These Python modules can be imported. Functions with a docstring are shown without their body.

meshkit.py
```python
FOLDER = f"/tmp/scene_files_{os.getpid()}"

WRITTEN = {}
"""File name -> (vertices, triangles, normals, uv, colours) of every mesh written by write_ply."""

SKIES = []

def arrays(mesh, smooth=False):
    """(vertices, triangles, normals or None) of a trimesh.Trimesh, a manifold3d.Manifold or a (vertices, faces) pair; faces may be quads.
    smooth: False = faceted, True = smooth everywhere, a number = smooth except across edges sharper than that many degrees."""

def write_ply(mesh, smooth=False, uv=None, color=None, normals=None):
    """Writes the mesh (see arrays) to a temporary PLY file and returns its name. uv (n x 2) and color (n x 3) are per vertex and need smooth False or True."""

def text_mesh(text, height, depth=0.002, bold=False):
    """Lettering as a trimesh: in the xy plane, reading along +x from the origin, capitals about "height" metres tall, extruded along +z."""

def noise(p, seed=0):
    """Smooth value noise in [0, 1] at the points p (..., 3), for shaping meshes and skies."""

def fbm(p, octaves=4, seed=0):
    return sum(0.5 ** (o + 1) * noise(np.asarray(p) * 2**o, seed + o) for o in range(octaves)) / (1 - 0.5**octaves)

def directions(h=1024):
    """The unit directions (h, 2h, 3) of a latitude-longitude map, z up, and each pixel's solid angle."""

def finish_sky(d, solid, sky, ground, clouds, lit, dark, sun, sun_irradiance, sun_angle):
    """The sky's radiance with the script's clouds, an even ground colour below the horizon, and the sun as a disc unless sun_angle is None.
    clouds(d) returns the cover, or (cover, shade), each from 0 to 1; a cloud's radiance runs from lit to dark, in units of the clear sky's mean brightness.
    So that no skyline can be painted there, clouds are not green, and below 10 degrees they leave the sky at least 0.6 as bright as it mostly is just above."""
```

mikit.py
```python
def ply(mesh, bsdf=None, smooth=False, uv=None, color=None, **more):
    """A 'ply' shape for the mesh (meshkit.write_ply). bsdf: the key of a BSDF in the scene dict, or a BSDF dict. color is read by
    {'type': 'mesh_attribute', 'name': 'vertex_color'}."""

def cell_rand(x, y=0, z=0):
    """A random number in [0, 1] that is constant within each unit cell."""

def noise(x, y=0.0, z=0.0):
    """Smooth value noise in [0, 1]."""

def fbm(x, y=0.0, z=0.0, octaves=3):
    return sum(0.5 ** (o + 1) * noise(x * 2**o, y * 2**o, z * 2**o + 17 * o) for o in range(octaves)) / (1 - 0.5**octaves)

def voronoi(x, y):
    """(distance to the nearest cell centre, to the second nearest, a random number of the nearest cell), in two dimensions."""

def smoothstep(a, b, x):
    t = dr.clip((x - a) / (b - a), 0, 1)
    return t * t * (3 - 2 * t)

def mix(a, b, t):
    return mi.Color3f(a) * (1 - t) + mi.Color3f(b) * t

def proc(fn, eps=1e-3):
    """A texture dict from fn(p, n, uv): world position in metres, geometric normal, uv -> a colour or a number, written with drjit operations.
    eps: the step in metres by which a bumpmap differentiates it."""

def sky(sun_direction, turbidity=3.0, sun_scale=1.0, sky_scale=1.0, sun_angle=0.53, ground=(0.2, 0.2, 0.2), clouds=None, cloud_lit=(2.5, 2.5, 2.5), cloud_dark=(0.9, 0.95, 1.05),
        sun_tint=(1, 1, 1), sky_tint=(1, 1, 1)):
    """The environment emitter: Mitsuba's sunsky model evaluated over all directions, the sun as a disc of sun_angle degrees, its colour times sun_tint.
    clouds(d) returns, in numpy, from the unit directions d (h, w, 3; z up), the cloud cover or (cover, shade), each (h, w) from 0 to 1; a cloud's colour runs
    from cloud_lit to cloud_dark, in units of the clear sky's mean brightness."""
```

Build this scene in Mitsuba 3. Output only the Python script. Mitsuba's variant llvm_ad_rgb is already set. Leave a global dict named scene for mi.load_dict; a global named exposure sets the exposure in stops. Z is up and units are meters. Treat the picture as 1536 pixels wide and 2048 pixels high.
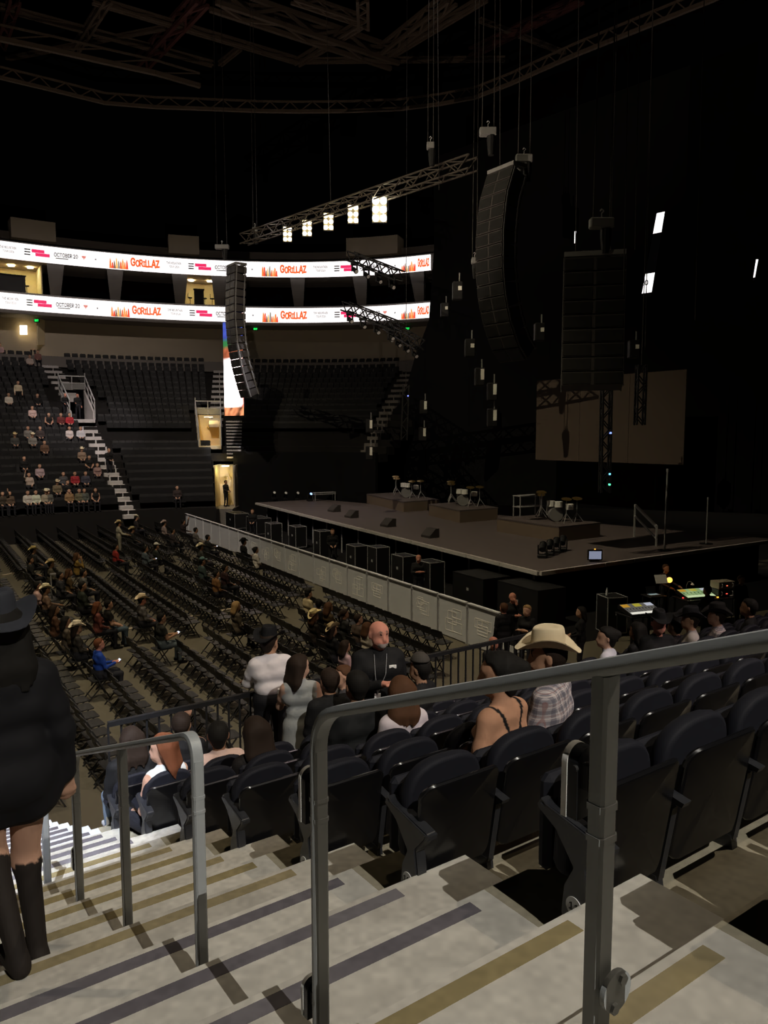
import math, random
import numpy as np
import trimesh, shapely, mitsuba as mi, drjit as dr
import manifold3d as m3
import mikit, meshkit
from shapely.geometry import Polygon
T = mi.ScalarTransform4f
rng = random.Random(7)
scene, labels = {}, {}
# ------------------------------------------------------------------ camera, light, exposure
EYE, PITCH, FOC = 5.85, 0.10, 1540.0          # eye height above the arena floor (m), tilt down (rad), focal length in pixels of a 1536 x 2048 frame
CP, SP = math.cos(PITCH), math.sin(PITCH)
scene['camera'] = {'type': 'perspective', 'fov': math.degrees(2 * math.atan(768 / FOC)), 'fov_axis': 'x', 'near_clip': 0.05, 'far_clip': 300.0,
                   'to_world': T().look_at(origin=[0, 0, EYE], target=[0, CP, EYE - SP], up=[0, 0, 1])}
exposure = 0.0
def spot(name, pos, target, rgb, angle, beam=None, w=2.0):
    scene[name] = {'type': 'spot', 'to_world': T().look_at(origin=list(pos), target=list(target), up=[0.1, 0.3, 1]), 'intensity': {'type': 'rgb', 'value': list(rgb)},
                   'cutoff_angle': angle, 'beam_width': beam or angle * 0.7, 'sampling_weight': w}
AZ = -0.619                                    # the near section falls away in this direction
UX, UY, VX, VY = math.sin(AZ), math.cos(AZ), math.cos(AZ), -math.sin(AZ)
def S(u, v, z=0.0):                            # near section: u downhill, v along the rows -> world
    return np.array([u * UX + v * VX, u * UY + v * VY, z])
def inv(p): return p[0] * UX + p[1] * UY, p[0] * VX + p[1] * VY
# house lights under the roof: one behind the camera down the aisle, weak ones over the floor, the far bowl and the stage
spot('light_house_aisle', S(-19, 0.9, 27.5), S(3.0, 1.2, 3.6), (1800, 1705, 1520), 15, 9, 6.0)
spot('light_house_rows', S(-16, 20, 29), S(4.2, 10.5, 2.5), (1000, 760, 780), 13, 7)
spot('light_house_fill', S(-7, 14, 29), S(3, 4, 3), (440, 370, 275), 22, 14)
spot('light_house_lower_steps', S(-6, -4, 28), S(8.2, 1.2, 1.5), (4200, 4500, 5200), 4.0, 3.0)
spot('light_house_floor', (-9, 18, 30), (-9, 32, 0), (1050, 890, 590), 44, 30)
spot('light_house_floor_near', (1, 2, 30), (-5, 16, 0), (520, 420, 270), 24, 14)
spot('light_house_far_bowl', (-10, 20, 29), (-22, 50, 6), (1300, 1120, 1000), 24, 15)
spot('light_house_corner_bowl', (2, 26, 29), (-4, 54, 6), (170, 150, 130), 22, 14)
spot('light_house_stage', (-14, 24, 28), (-5.5, 42, 1.5), (620, 510, 490), 15, 4)
spot('light_house_roof', (-4, 20, 6.0), (-6, 40, 32), (270, 215, 165), 50, 40)
spot('light_house_stand_aisle', (-9, 22, 30), (-20, 52, 6), (1900, 1650, 1600), 6.5, 4.5, 1.0)
spot('light_house_corner_stair', (0, 25, 30), (-10, 50.5, 5.8), (2600, 2550, 2700), 2.6, 1.8, 1.0)
# ------------------------------------------------------------------ helpers
def ray(px, py):
    a, b = (px - 768) / FOC, (1024 - py) / FOC
    return np.array([a, CP + b * SP, -SP + b * CP])
def U(px, py, z):                              # the point at height z
    d = ray(px, py); t = (z - EYE) / d[2]
    return np.array([d[0] * t, d[1] * t, z])
def D(px, py, y):                              # the point at distance y ahead
    d = ray(px, py); return d * (y / d[1]) + np.array([0, 0, EYE])
def num(key):
    if key not in scene and key not in labels: return key
    i = _n.get(key, 1)
    while f'{key}_{i:03d}' in scene or f'{key}_{i:03d}' in labels: i += 1
    _n[key] = i + 1
    return f'{key}_{i:03d}'
_n = {}
def cat(ms):
    vs, fs, a = [], [], 0
    for v, f in ms:
        vs.append(v); fs.append(np.asarray(f) + a); a += len(v)
    return np.vstack(vs), np.vstack(fs)
def tri(f):
    f = np.asarray(f)
    return np.vstack([f[:, [0, 1, 2]], f[:, [0, 2, 3]]]) if f.shape[1] == 4 else f
BOXF = tri([[0, 1, 3, 2], [4, 6, 7, 5], [0, 4, 5, 1], [2, 3, 7, 6], [0, 2, 6, 4], [1, 5, 7, 3]])
def box(x0, x1, y0, y1, z0, z1):
    return np.array([[x, y, z] for x in (x0, x1) for y in (y0, y1) for z in (z0, z1)], float), BOXF
def hull(pts):
    m = m3.Manifold.hull_points(np.asarray(pts, np.float64)).to_mesh()
    return np.array(m.vert_properties[:, :3], float), np.array(m.tri_verts)
def rbox(x0, x1, y0, y1, z0, z1, b=0.01):      # chamfered box
    P = []
    for x, sx in ((x0, 1), (x1, -1)):
        for y, sy in ((y0, 1), (y1, -1)):
            for z, sz in ((z0, 1), (z1, -1)):
                P += [[x + sx * b, y + sy * b, z], [x + sx * b, y, z + sz * b], [x, y + sy * b, z + sz * b]]
    return hull(P)
def mv(m, p=(0, 0, 0), rz=0.0, rx=0.0, ry=0.0, s=1.0):
    v = np.asarray(m[0], float) * s
    for a, i, j in ((rx, 1, 2), (ry, 2, 0), (rz, 0, 1)):
        if a:
            c, q = math.cos(a), math.sin(a); w = v.copy()
            w[:, i] = c * v[:, i] - q * v[:, j]; w[:, j] = q * v[:, i] + c * v[:, j]; v = w
    return v + np.asarray(p, float), m[1]
def frame(d):
    d = np.asarray(d, float) / np.linalg.norm(d)
    x = np.cross(d, [0, 0, 1.0]) if abs(d[2]) < 0.95 else np.cross(d, [0, 1.0, 0])
    x /= np.linalg.norm(x)
    return x, np.cross(x, d), d
def beam(p, q, w, h=None):                     # a bar from p to q
    h = h or w; p, q = np.asarray(p, float), np.asarray(q, float)
    x, y, d = frame(q - p)
    v = np.array([b + x * (i * w / 2) + y * (j * h / 2) for i in (-1, 1) for j in (-1, 1) for b in (p, q)])
    return v, BOXF
def tube(pts, r, n=6, cap=True):
    pts = np.asarray(pts, float); r = np.broadcast_to(r, len(pts))
    vs, fs = [], []
    t = np.gradient(pts, axis=0); t /= np.linalg.norm(t, axis=1, keepdims=True) + 1e-12
    x, y, _ = frame(t[0])
    for i, p in enumerate(pts):
        x = x - t[i] * (x @ t[i]); x /= np.linalg.norm(x); y = np.cross(t[i], x)
        a = np.arange(n) * 2 * math.pi / n
        vs.append(p + r[i] * (np.cos(a)[:, None] * x + np.sin(a)[:, None] * y))
    k = np.arange(n); k2 = (k + 1) % n
    for i in range(len(pts) - 1):
        fs.append(np.stack([i * n + k, i * n + k2, (i + 1) * n + k2, (i + 1) * n + k], 1))
    v, f = np.vstack(vs), tri(np.vstack(fs))
    if cap:
        e = (len(pts) - 1) * n
        f = np.vstack([f, [[0, i + 1, i] for i in range(1, n - 1)], [[e, e + i, e + i + 1] for i in range(1, n - 1)]])
    return v, f
def sweep(pts, prof, side):                    # a flat profile (k x 2: along side, along normal) swept along a path that keeps `side` fixed
    pts = np.asarray(pts, float); side = np.asarray(side, float)
    t = np.gradient(pts, axis=0); t /= np.linalg.norm(t, axis=1, keepdims=True)
    n = len(prof); vs = [p + prof[:, :1] * side + prof[:, 1:] * np.cross(side, tt) for p, tt in zip(pts, t)]
    k = np.arange(n); k2 = (k + 1) % n
    f = tri(np.vstack([np.stack([i * n + k, i * n + k2, (i + 1) * n + k2, (i + 1) * n + k], 1) for i in range(len(pts) - 1)]))
    e = (len(pts) - 1) * n
    return np.vstack(vs), np.vstack([f, [[0, i + 1, i] for i in range(1, n - 1)], [[e, e + i, e + i + 1] for i in range(1, n - 1)]])
def lathe(prof, n=16):                         # (r, z) pairs
    prof = np.asarray(prof, float); a = np.arange(n) * 2 * math.pi / n
    v = np.vstack([np.stack([r * np.cos(a), r * np.sin(a), a * 0 + z], 1) for r, z in prof])
    k = np.arange(n); k2 = (k + 1) % n
    return v, tri(np.vstack([np.stack([i * n + k, i * n + k2, (i + 1) * n + k2, (i + 1) * n + k], 1) for i in range(len(prof) - 1)]))
def cyl(r, h, n=16, z0=0.0): return lathe([(1e-4, z0), (r, z0), (r, z0 + h), (1e-4, z0 + h)], n)
def along(m, p, q):                            # put a mesh made along +z from p towards q
    x, y, d = frame(np.asarray(q, float) - np.asarray(p, float))
    return np.asarray(m[0]) @ np.array([x, y, d]) + np.asarray(p, float), m[1]
def loft(rings, cap=True):                     # rings of equal length
    n = len(rings[0]); k = np.arange(n); k2 = (k + 1) % n
    f = tri(np.vstack([np.stack([i * n + k, i * n + k2, (i + 1) * n + k2, (i + 1) * n + k], 1) for i in range(len(rings) - 1)]))
    v = np.vstack(rings)
    if cap:
        c0, c1, e = len(v), len(v) + 1, (len(rings) - 1) * n
        v = np.vstack([v, rings[0].mean(0), rings[-1].mean(0)])
        f = np.vstack([f, np.stack([k2, k, k * 0 + c0], 1), np.stack([e + k, e + k2, k * 0 + c1], 1)])
    return v, f
def extr(poly, t):                             # a 2-D polygon (list of points) given depth t along z
    m = trimesh.creation.extrude_polygon(Polygon(poly) if not isinstance(poly, shapely.Geometry) else poly, t, engine='earcut')
    return np.array(m.vertices), np.array(m.faces)
def basis(m, o, ex, ey, ez):
    return np.asarray(m[0]) @ np.array([ex, ey, ez], float) + np.asarray(o, float), m[1]
def quad(a, b, c, d, t=0.03):                  # a panel of real thickness on four corners
    a, b, c, d = (np.asarray(x, float) for x in (a, b, c, d))
    n = np.cross(b - a, d - a); n = n / np.linalg.norm(n) * t
    v = np.array([a, b, c, d, a - n, b - n, c - n, d - n])
    return v, tri([[0, 1, 2, 3], [7, 6, 5, 4], [0, 4, 5, 1], [1, 5, 6, 2], [2, 6, 7, 3], [3, 7, 4, 0]])
def text(s, h, depth=0.004, bold=False):
    m = meshkit.text_mesh(s, h, depth, bold); return np.array(m.vertices), np.array(m.faces)
def put(key, mesh, mat, smooth=False, M=None, **k):
    d = mesh if isinstance(mesh, dict) else mikit.ply(mesh, mat, smooth, **k)
    scene[key] = {**d, 'to_world': M} if M is not None else d
    return key
def tag(key, label=None, category=None, group=None, kind=None):
    labels[key] = {k: v for k, v in (('label', label), ('category', category), ('group', group), ('kind', kind)) if v}
    return key
def thing(name, label, category, group=None): return tag(num(name), label, category, group)
def solid(name, mesh, mat, label, category, group=None, smooth=False, M=None, **k):      # a thing of one mesh
    key = put(num(name), mesh, mat, smooth, M, **k); return tag(key, label, category, group)
def part(parent, name, mesh, mat=None, smooth=False, M=None, label=None, **k):
    key = put(num(parent + '__' + name), mesh, mat, smooth, M, **k)
    if label: labels[key] = {'label': label}
    return key
def struct(name, mesh, mat, smooth=False, label=None, **k):
    key = put(num(name), mesh, mat, smooth, **k); tag(key, label or name.replace('_', ' '), name.split('_')[0], kind='structure'); return key
def P(mesh, mat, smooth=False, **k): return mikit.ply(mesh, mat, smooth, **k)           # a ply dict to be shared
def XF(p, rz=0.0): return T().translate(list(map(float, p))).rotate([0, 0, 1], math.degrees(rz))
ORD = ['first', 'second', 'third', 'fourth', 'fifth', 'sixth', 'seventh', 'eighth', 'ninth', 'tenth', 'eleventh', 'twelfth', 'thirteenth', 'fourteenth', 'fifteenth', 'sixteenth', 'seventeenth',
       'eighteenth', 'nineteenth', 'twentieth']
def ordinal(i):
    if i < 20: return ORD[i]
    i += 1; t = ['twenty', 'thirty', 'forty', 'fifty', 'sixty', 'seventy'][i // 10 - 2]
    return (t[:-1] + 'ieth') if i % 10 == 0 else t + '-' + ORD[i % 10 - 1]
# ------------------------------------------------------------------ materials
def rgb(c): return {'type': 'rgb', 'value': list(c) if not np.isscalar(c) else [c] * 3}
def mat(name, c, rough=0.6, spec=0.5, metal=0.0, **k):
    scene[name] = {'type': 'twosided', 'bsdf': {'type': 'principled', 'base_color': c if isinstance(c, dict) else rgb(c), 'roughness': rough, 'specular': spec, 'metallic': metal, **k}}
def glow(c, w=0.004): return {'type': 'area', 'radiance': rgb(c), 'sampling_weight': w}
def _concrete(base, stain):
    def fn(p, n, uv):
        a = mikit.fbm(p.x * 2.3, p.y * 2.3, p.z * 3, 4); b = mikit.noise(p.x * 38, p.y * 38, p.z * 38); c = mikit.fbm(p.x * 9 + 5, p.y * 9, p.z * 9, 3)
        col = mikit.mix(base, stain, mikit.smoothstep(0.42, 0.72, a) * 0.7)
        return col * (0.86 + 0.2 * b) * (0.84 + 0.32 * c)
    return mikit.proc(fn)
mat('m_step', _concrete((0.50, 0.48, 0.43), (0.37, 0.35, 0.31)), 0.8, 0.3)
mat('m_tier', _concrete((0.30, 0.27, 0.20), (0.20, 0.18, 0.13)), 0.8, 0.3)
mat('m_step_pale', (0.62, 0.64, 0.68), 0.6)
mat('m_strip', _concrete((0.120, 0.110, 0.125), (0.17, 0.16, 0.17)), 0.8, 0.2)
mat('m_strip_yellow', _concrete((0.25, 0.205, 0.105), (0.25, 0.21, 0.13)), 0.8, 0.2)
mat('m_rail', (0.33, 0.35, 0.36), 0.40, 0.6)
mat('m_shell', (0.005, 0.005, 0.006), 0.28, 0.5)
mat('m_navy', (0.0085, 0.009, 0.0145), 0.75, 0.3, sheen=0.15)
mat('m_arm', (0.020, 0.021, 0.025), 0.38, 0.5)
mat('m_black', (0.010, 0.010, 0.011), 0.5, 0.4)
mat('m_cloth', (0.008, 0.008, 0.009), 0.95, 0.1)
mat('m_void', (0.004, 0.004, 0.005), 1.0, 0.0)
mat('m_white', (0.80, 0.80, 0.78), 0.5)
mat('m_ink', (0.02, 0.02, 0.02), 0.6)
mat('m_steel', (0.48, 0.48, 0.49), 0.38, 0.5, 0.35)
mat('m_grey', (0.20, 0.20, 0.20), 0.5)
mat('m_floor', (0.105, 0.093, 0.068), 0.7, 0.3)
mat('m_deck', (0.10, 0.082, 0.082), 0.55, 0.35)
mat('m_beige', (0.34, 0.29, 0.22), 0.8)
mat('m_cream', (0.70, 0.58, 0.36), 0.8)
mat('m_far', (0.15, 0.135, 0.125), 0.8)
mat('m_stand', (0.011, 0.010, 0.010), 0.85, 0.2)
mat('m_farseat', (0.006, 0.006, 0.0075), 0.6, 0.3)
mat('m_farstep', (0.42, 0.40, 0.40), 0.8)
mat('m_roof', (0.16, 0.12, 0.09), 0.7)
mat('m_maroon', (0.13, 0.05, 0.045), 0.7)
mat('m_barricade', (0.56, 0.58, 0.62), 0.45, 0.5, 0.0)
mat('m_trim', (0.50, 0.48, 0.46), 0.5)
mat('m_chair', (0.014, 0.014, 0.014), 0.42, 0.5)
mat('m_speaker', (0.042, 0.037, 0.036), 0.6, 0.4)
mat('m_truss', (0.055, 0.046, 0.038), 0.6)
mat('m_people', {'type': 'mesh_attribute', 'name': 'vertex_color'}, 0.75, 0.15)
# ------------------------------------------------------------------ the near section: tiers, aisle steps, nosing strips
RUN, RISE, U11, V11, Z11 = 0.94, 0.366, 1.70, 1.97, 4.10
def zrow(k): return Z11 + (k - 11) * RISE                  # floor of row k
def urow(k): return U11 + (11 - k) * RUN                   # where row k's chair feet stand
UN = 1.60                                                  # nosing of the half step next to row 11
def SB(u0, u1, v0, v1, z0, z1): return basis(box(v0, v1, u0, u1, z0, z1), (0, 0, 0), (VX, VY, 0), (UX, UY, 0), (0, 0, 1))
VR = 22.0
KLOW = 5                                                   # the lowest row
for k in range(1, 15):
    u1 = UN + 0.47 + (11 - k) * RUN; z = zrow(k)           # the row's front edge
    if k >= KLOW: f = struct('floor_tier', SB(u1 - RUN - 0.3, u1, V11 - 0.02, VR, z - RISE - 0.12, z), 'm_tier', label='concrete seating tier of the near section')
    a = struct('floor_step', SB(u1 - 0.47, u1, -0.6, V11 - 0.02, z - RISE - 0.1, z), 'm_step' if k > 5 else 'm_step_pale', label='concrete aisle step of the near section')
    h = struct('floor_step', SB(u1, u1 + 0.47, -0.6, V11 + (0.30 if k > 5 else 0), z - RISE - 0.1, z - RISE / 2), 'm_step' if k > 5 else 'm_step_pale', label='concrete half step in the near aisle')
    for key, ue, ze in ((a, u1, z), (h, u1 + 0.47, z - RISE / 2)):
        yel = (ue < UN + 0.2) or (UN + 1.6 < ue < 6.2)
        part(key, 'nosing_strip', SB(ue - 0.095, ue - 0.03, -0.58, V11 - 0.12, ze - 0.01, ze + 0.002), 'm_strip_yellow' if yel and k > 5 else 'm_strip',
             label='worn yellow nosing strip' if yel and k > 5 else 'dark grey nosing strip')
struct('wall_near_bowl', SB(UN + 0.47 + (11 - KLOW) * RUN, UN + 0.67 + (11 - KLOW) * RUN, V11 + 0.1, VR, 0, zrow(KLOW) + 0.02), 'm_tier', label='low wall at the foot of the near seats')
# centre handrails
VRAIL, PU, PH = 1.022, 0.80, 1.017
def zst(u): return Z11 - (u - U11) * RISE / RUN
def zpost(u):                                              # the step under a post
    n = math.floor((u - UN) / 0.47 + 1e-6)
    return Z11 + RISE / 2 - (n + 1) * RISE / 2
flat = np.array([[-0.021, -0.014], [-0.015, -0.020], [0.015, -0.020], [0.021, -0.014], [0.021, 0.014], [0.015, 0.020], [-0.015, 0.020], [-0.021, 0.014]]) * [1.0, 0.8]
bar = np.array([[-0.024, -0.004], [-0.019, -0.014], [0.019, -0.014], [0.024, -0.004], [0.024, 0.004], [0.019, 0.014], [-0.019, 0.014], [-0.024, 0.004]])
side = np.array([VX, VY, 0])
def rail(us, top_u, label, open_end):
    t = thing('handrail', label, 'handrail')
    # top bar, bent down into the two end posts
    pts = []
    def corner(u, z, du0, dz0, du1, dz1, r=0.11):          # a rounded bend at (u, z)
        for i in range(9):
            s = i / 8; pts.append((u + r * ((1 - s) ** 2 * du0 + s ** 2 * du1), z + r * ((1 - s) ** 2 * dz0 + s ** 2 * dz1)))
    sl = -RISE / RUN; q = math.hypot(1, sl)
    uA, uB = top_u
    if open_end:
        pts.append((uA, zst(uA) + PH))
    else:
        pts.append((uA, zpost(uA)))
        corner(uA, zst(uA) + PH, 0, -1, 1 / q, sl / q)
    corner(uB, zst(uB) + PH, -1 / q, -sl / q, 0, -1)
    pts.append((uB, zpost(uB)))
    part(t, 'top_rail', sweep([S(u, VRAIL, z) for u, z in pts], bar, side), 'm_rail', 30)
    for u in us:
        base = zpost(u)
        end = abs(u - uB) < 0.01 or (not open_end and abs(u - uA) < 0.01)
        p = part(t, 'post', sweep([S(u, VRAIL, base), S(u, VRAIL, zst(u) + PH - (0.10 if end else 0.012))], flat * [.98, 1.08], side), 'm_rail', 30)
        for q in (0.300, 0.245): part(p, 'sleeve', sweep([S(u, VRAIL, zst(u) + PH - q), S(u, VRAIL, zst(u) + PH - q + .012)], flat * [1.08, 1.22], side), 'm_rail', 30)
    return t
r1 = rail([PU, PU + RUN], (-1.1, PU + RUN), 'near grey aisle handrail running off the right edge, thick square posts', True)
r2 = rail([PU + 2 * RUN - .06, PU + 3 * RUN - .06, PU + 4 * RUN - .06], (PU + 4 * RUN - .06, PU + 2 * RUN - .06)[::-1], 'short grey handrail hoop on three posts, lower down the aisle', False)
r3 = rail([PU + 5 * RUN - .1, PU + 6 * RUN, PU + 7 * RUN], (PU + 5 * RUN - .1, PU + 7 * RUN), 'farthest grey handrail in the near aisle, mostly behind the woman in the hat', False)
pc = S(PU, VRAIL + 0.001, zst(PU) + PH - 0.55)
part(r1, 'bolt_plate', cat([basis(cyl(0.036, 0.010, 20), S(PU - 0.026, VRAIL + 0.01, zst(PU) + PH - 0.56), (VX, VY, 0), (0, 0, 1), (-UX, -UY, 0)),
                            basis(cyl(0.010, 0.008, 6), S(PU - 0.034, VRAIL + 0.02, zst(PU) + PH - 0.54), (VX, VY, 0), (0, 0, 1), (-UX, -UY, 0)),
                            basis(cyl(0.010, 0.008, 6), S(PU - 0.034, VRAIL + 0.0, zst(PU) + PH - 0.585), (VX, VY, 0), (0, 0, 1), (-UX, -UY, 0))]), 'm_rail', 30)
def device(u, ztop, h, label, led):
    t = thing('handrail_device', label, 'electronic device')
    o = S(u + 0.034, VRAIL + 0.004, ztop - h)              # on the downhill side of the post
    ex, ey, ez = (VX, VY, 0), (UX, UY, 0), (0, 0, 1)
    n = 12; w, dp = 0.028, 0.022
    prof = [(-w, 0), (w, 0), (w, h - 0.03)] + [(w * math.cos(a), h - 0.03 + 0.03 * math.sin(a)) for a in np.linspace(0, math.pi, n)][1:]
    b = extr([(x, y) for x, y in prof], dp)                # x across, y up, z depth
    part(t, 'body', basis(b, o, ex, ez, ey), 'm_arm', 30)
    part(t, 'rim', basis(extr([(x * 1.06, y * 1.02 - 0.002) for x, y in prof], 0.012), o + np.array(ey) * dp, ex, ez, ey), 'm_white', 30, label='pale rim')
    part(t, 'bracket', basis(box(-0.02, 0.02, h * .45, h * .8, -0.016, 0.0), o, ex, ez, ey), 'm_black')
    if led:
        part(t, 'led', basis(mv(cyl(0.006, 0.006, 10)), o + np.array([0, 0, h - 0.03]) - np.array(ex) * (w + .004), ey, ez, (-VX, -VY, 0)), 'm_ink', emitter=glow((0.1, 0.12, 2.5)), label='blue indicator light')
device(PU, zst(PU) + PH - 0.150, 0.125, 'black device with pale rim and blue light clamped to the nearest handrail post', True)
device(PU + RUN, zst(PU + RUN) + PH - 0.17, 0.15, 'pale-rimmed black device high on the middle handrail post', False)
device(PU + RUN, zst(PU + RUN) + PH - 0.79, 0.11, 'small pale-rimmed black device low on the middle handrail post', False)
device(PU + 4 * RUN - .06, zst(PU + 4 * RUN) + PH - 0.56, 0.13, 'black device low on the far post of the short handrail', False)
# ------------------------------------------------------------------ arena seats of the near section
def outline(w, z0, z1, rb, rt, dome, n=7):                 # closed outline in (x, z), rounded corners and a domed top
    pts = [(-w + rb * (1 - math.sin(a)), z0 + rb * (1 - math.cos(a))) for a in np.linspace(math.pi / 2, 0, 4)]
    pts += [(w - rb * (1 - math.sin(a)), z0 + rb * (1 - math.cos(a))) for a in np.linspace(0, math.pi / 2, 4)]
    pts += [(w - rt * (1 - math.cos(a)), z1 - dome - rt * (1 - math.sin(a))) for a in np.linspace(0, math.pi / 2, n)]
    if dome:                                               # a round-shouldered top instead of corners
        del pts[8:]; pts += [(w * math.copysign(abs(math.cos(a)) ** .75, math.cos(a)), z1 - rt + rt * math.sin(a) ** .85) for a in np.linspace(0, math.pi, 17)]; return np.array(pts)
    pts += [(rt * (1 - math.cos(a)) - w, z1 - dome - rt * (1 - math.sin(a))) for a in np.linspace(math.pi / 2, 0, n)]
    return np.array(pts)
def plate(ol, ys, scales, bend, lean, z0):                 # layers through a back: curved in plan, leaning back with height
    c = ol.mean(0); rings = []
    for y, s in zip(ys, scales):
        q = c + (ol - c) * s
        rings.append(np.stack([q[:, 0], y + bend * (q[:, 0] / 0.23) ** 2 - lean * (q[:, 1] - z0), q[:, 1]], 1))
    return loft(rings)
cush = plate(outline(0.232, 0.18, 0.640, 0.05, 0.20, 1), [0.085, 0.07, 0.04, 0.015, 0.005, 0.0], [0.86, 0.96, 1.0, 0.985, 0.95, 0.88], 0.02, 0.06, 0.18)
shell = plate(outline(0.232, 0.11, 0.575, 0.05, 0.065, 0.0), [-0.060, -0.066, -0.078, -0.084], [0.975, 1.0, 1.0, 0.97], 0.045, 0.16, 0.11)
lip = tube([(x, -0.072 + 0.045 * (x / 0.23) ** 2 - 0.16 * (z - 0.11), z) for x, z in outline(0.230, 0.11, 0.575, 0.05, 0.065, 0.0)[8:22]], 0.011, 6)
pan = rbox(-0.21, 0.21, 0.125, 0.19, 0.15, 0.52, 0.025)
stand = cat([hull([(a, b, c) for a in (-0.02, 0.02) for b, c in ((-0.03, 0), (0.09, 0), (0.07, 0.06), (-0.02, 0.06))]), beam((0, 0.0, 0.05), (0, -0.05, 0.36), 0.035, 0.06)])
armr = hull([(a, b, c) for a, b, c in [(-.022, -.12, .375), (.022, -.12, .375), (-.024, -.13, .395), (.024, -.13, .395), (-.026, .14, .445), (.026, .14, .445), (-.02, .17, .455), (.02, .17, .455), (-.022, .16, .43), (.022, .16, .43)]])
# end panel: the aisle standard seen in profile, thick and rounded
prof = [(0.01, 0.0), (0.045, 0.02), (0.065, 0.09), (0.055, 0.19), (0.015, 0.27), (0.10, 0.375), (0.19, 0.425), (0.175, 0.455), (-0.125, 0.40), (-0.12, 0.375), (-0.045, 0.29), (-0.06, 0.20), (-0.06, 0.08), (-0.035, 0.01)]
pp = Polygon(prof).buffer(0.012, 4).buffer(-0.024, 4).buffer(0.012, 4)
pr = np.array(pp.exterior.coords)[:-1]
def endring(s, x): c = np.array([0.03, 0.2]); q = np.array(pp.buffer(-s).exterior.coords)[:-1] if s else pr; return q, x
def endpanel():
    ms = []
    for s, x0, x1 in ((0.0, -0.024, 0.024), (0.009, -0.032, 0.032)):
        m = extr(pp.buffer(-s) if s else pp, x1 - x0); ms.append(basis(m, (x0, 0, 0), (0, 1, 0), (0, 0, 1), (1, 0, 0)))
    return cat(ms)
endp = endpanel()
armtop = basis(hull([(x, y, z) for x, y in ((-.13, -.027), (-.13, .027), (-.10, -.031), (-.10, .031), (.15, -.031), (.15, .031), (.185, -.018), (.185, .018)) for z in (0, .022)]), (0, .0, .397), (0, math.cos(.2), math.sin(.2)), (-1, 0, 0), (0, -math.sin(.2), math.cos(.2)))
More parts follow.
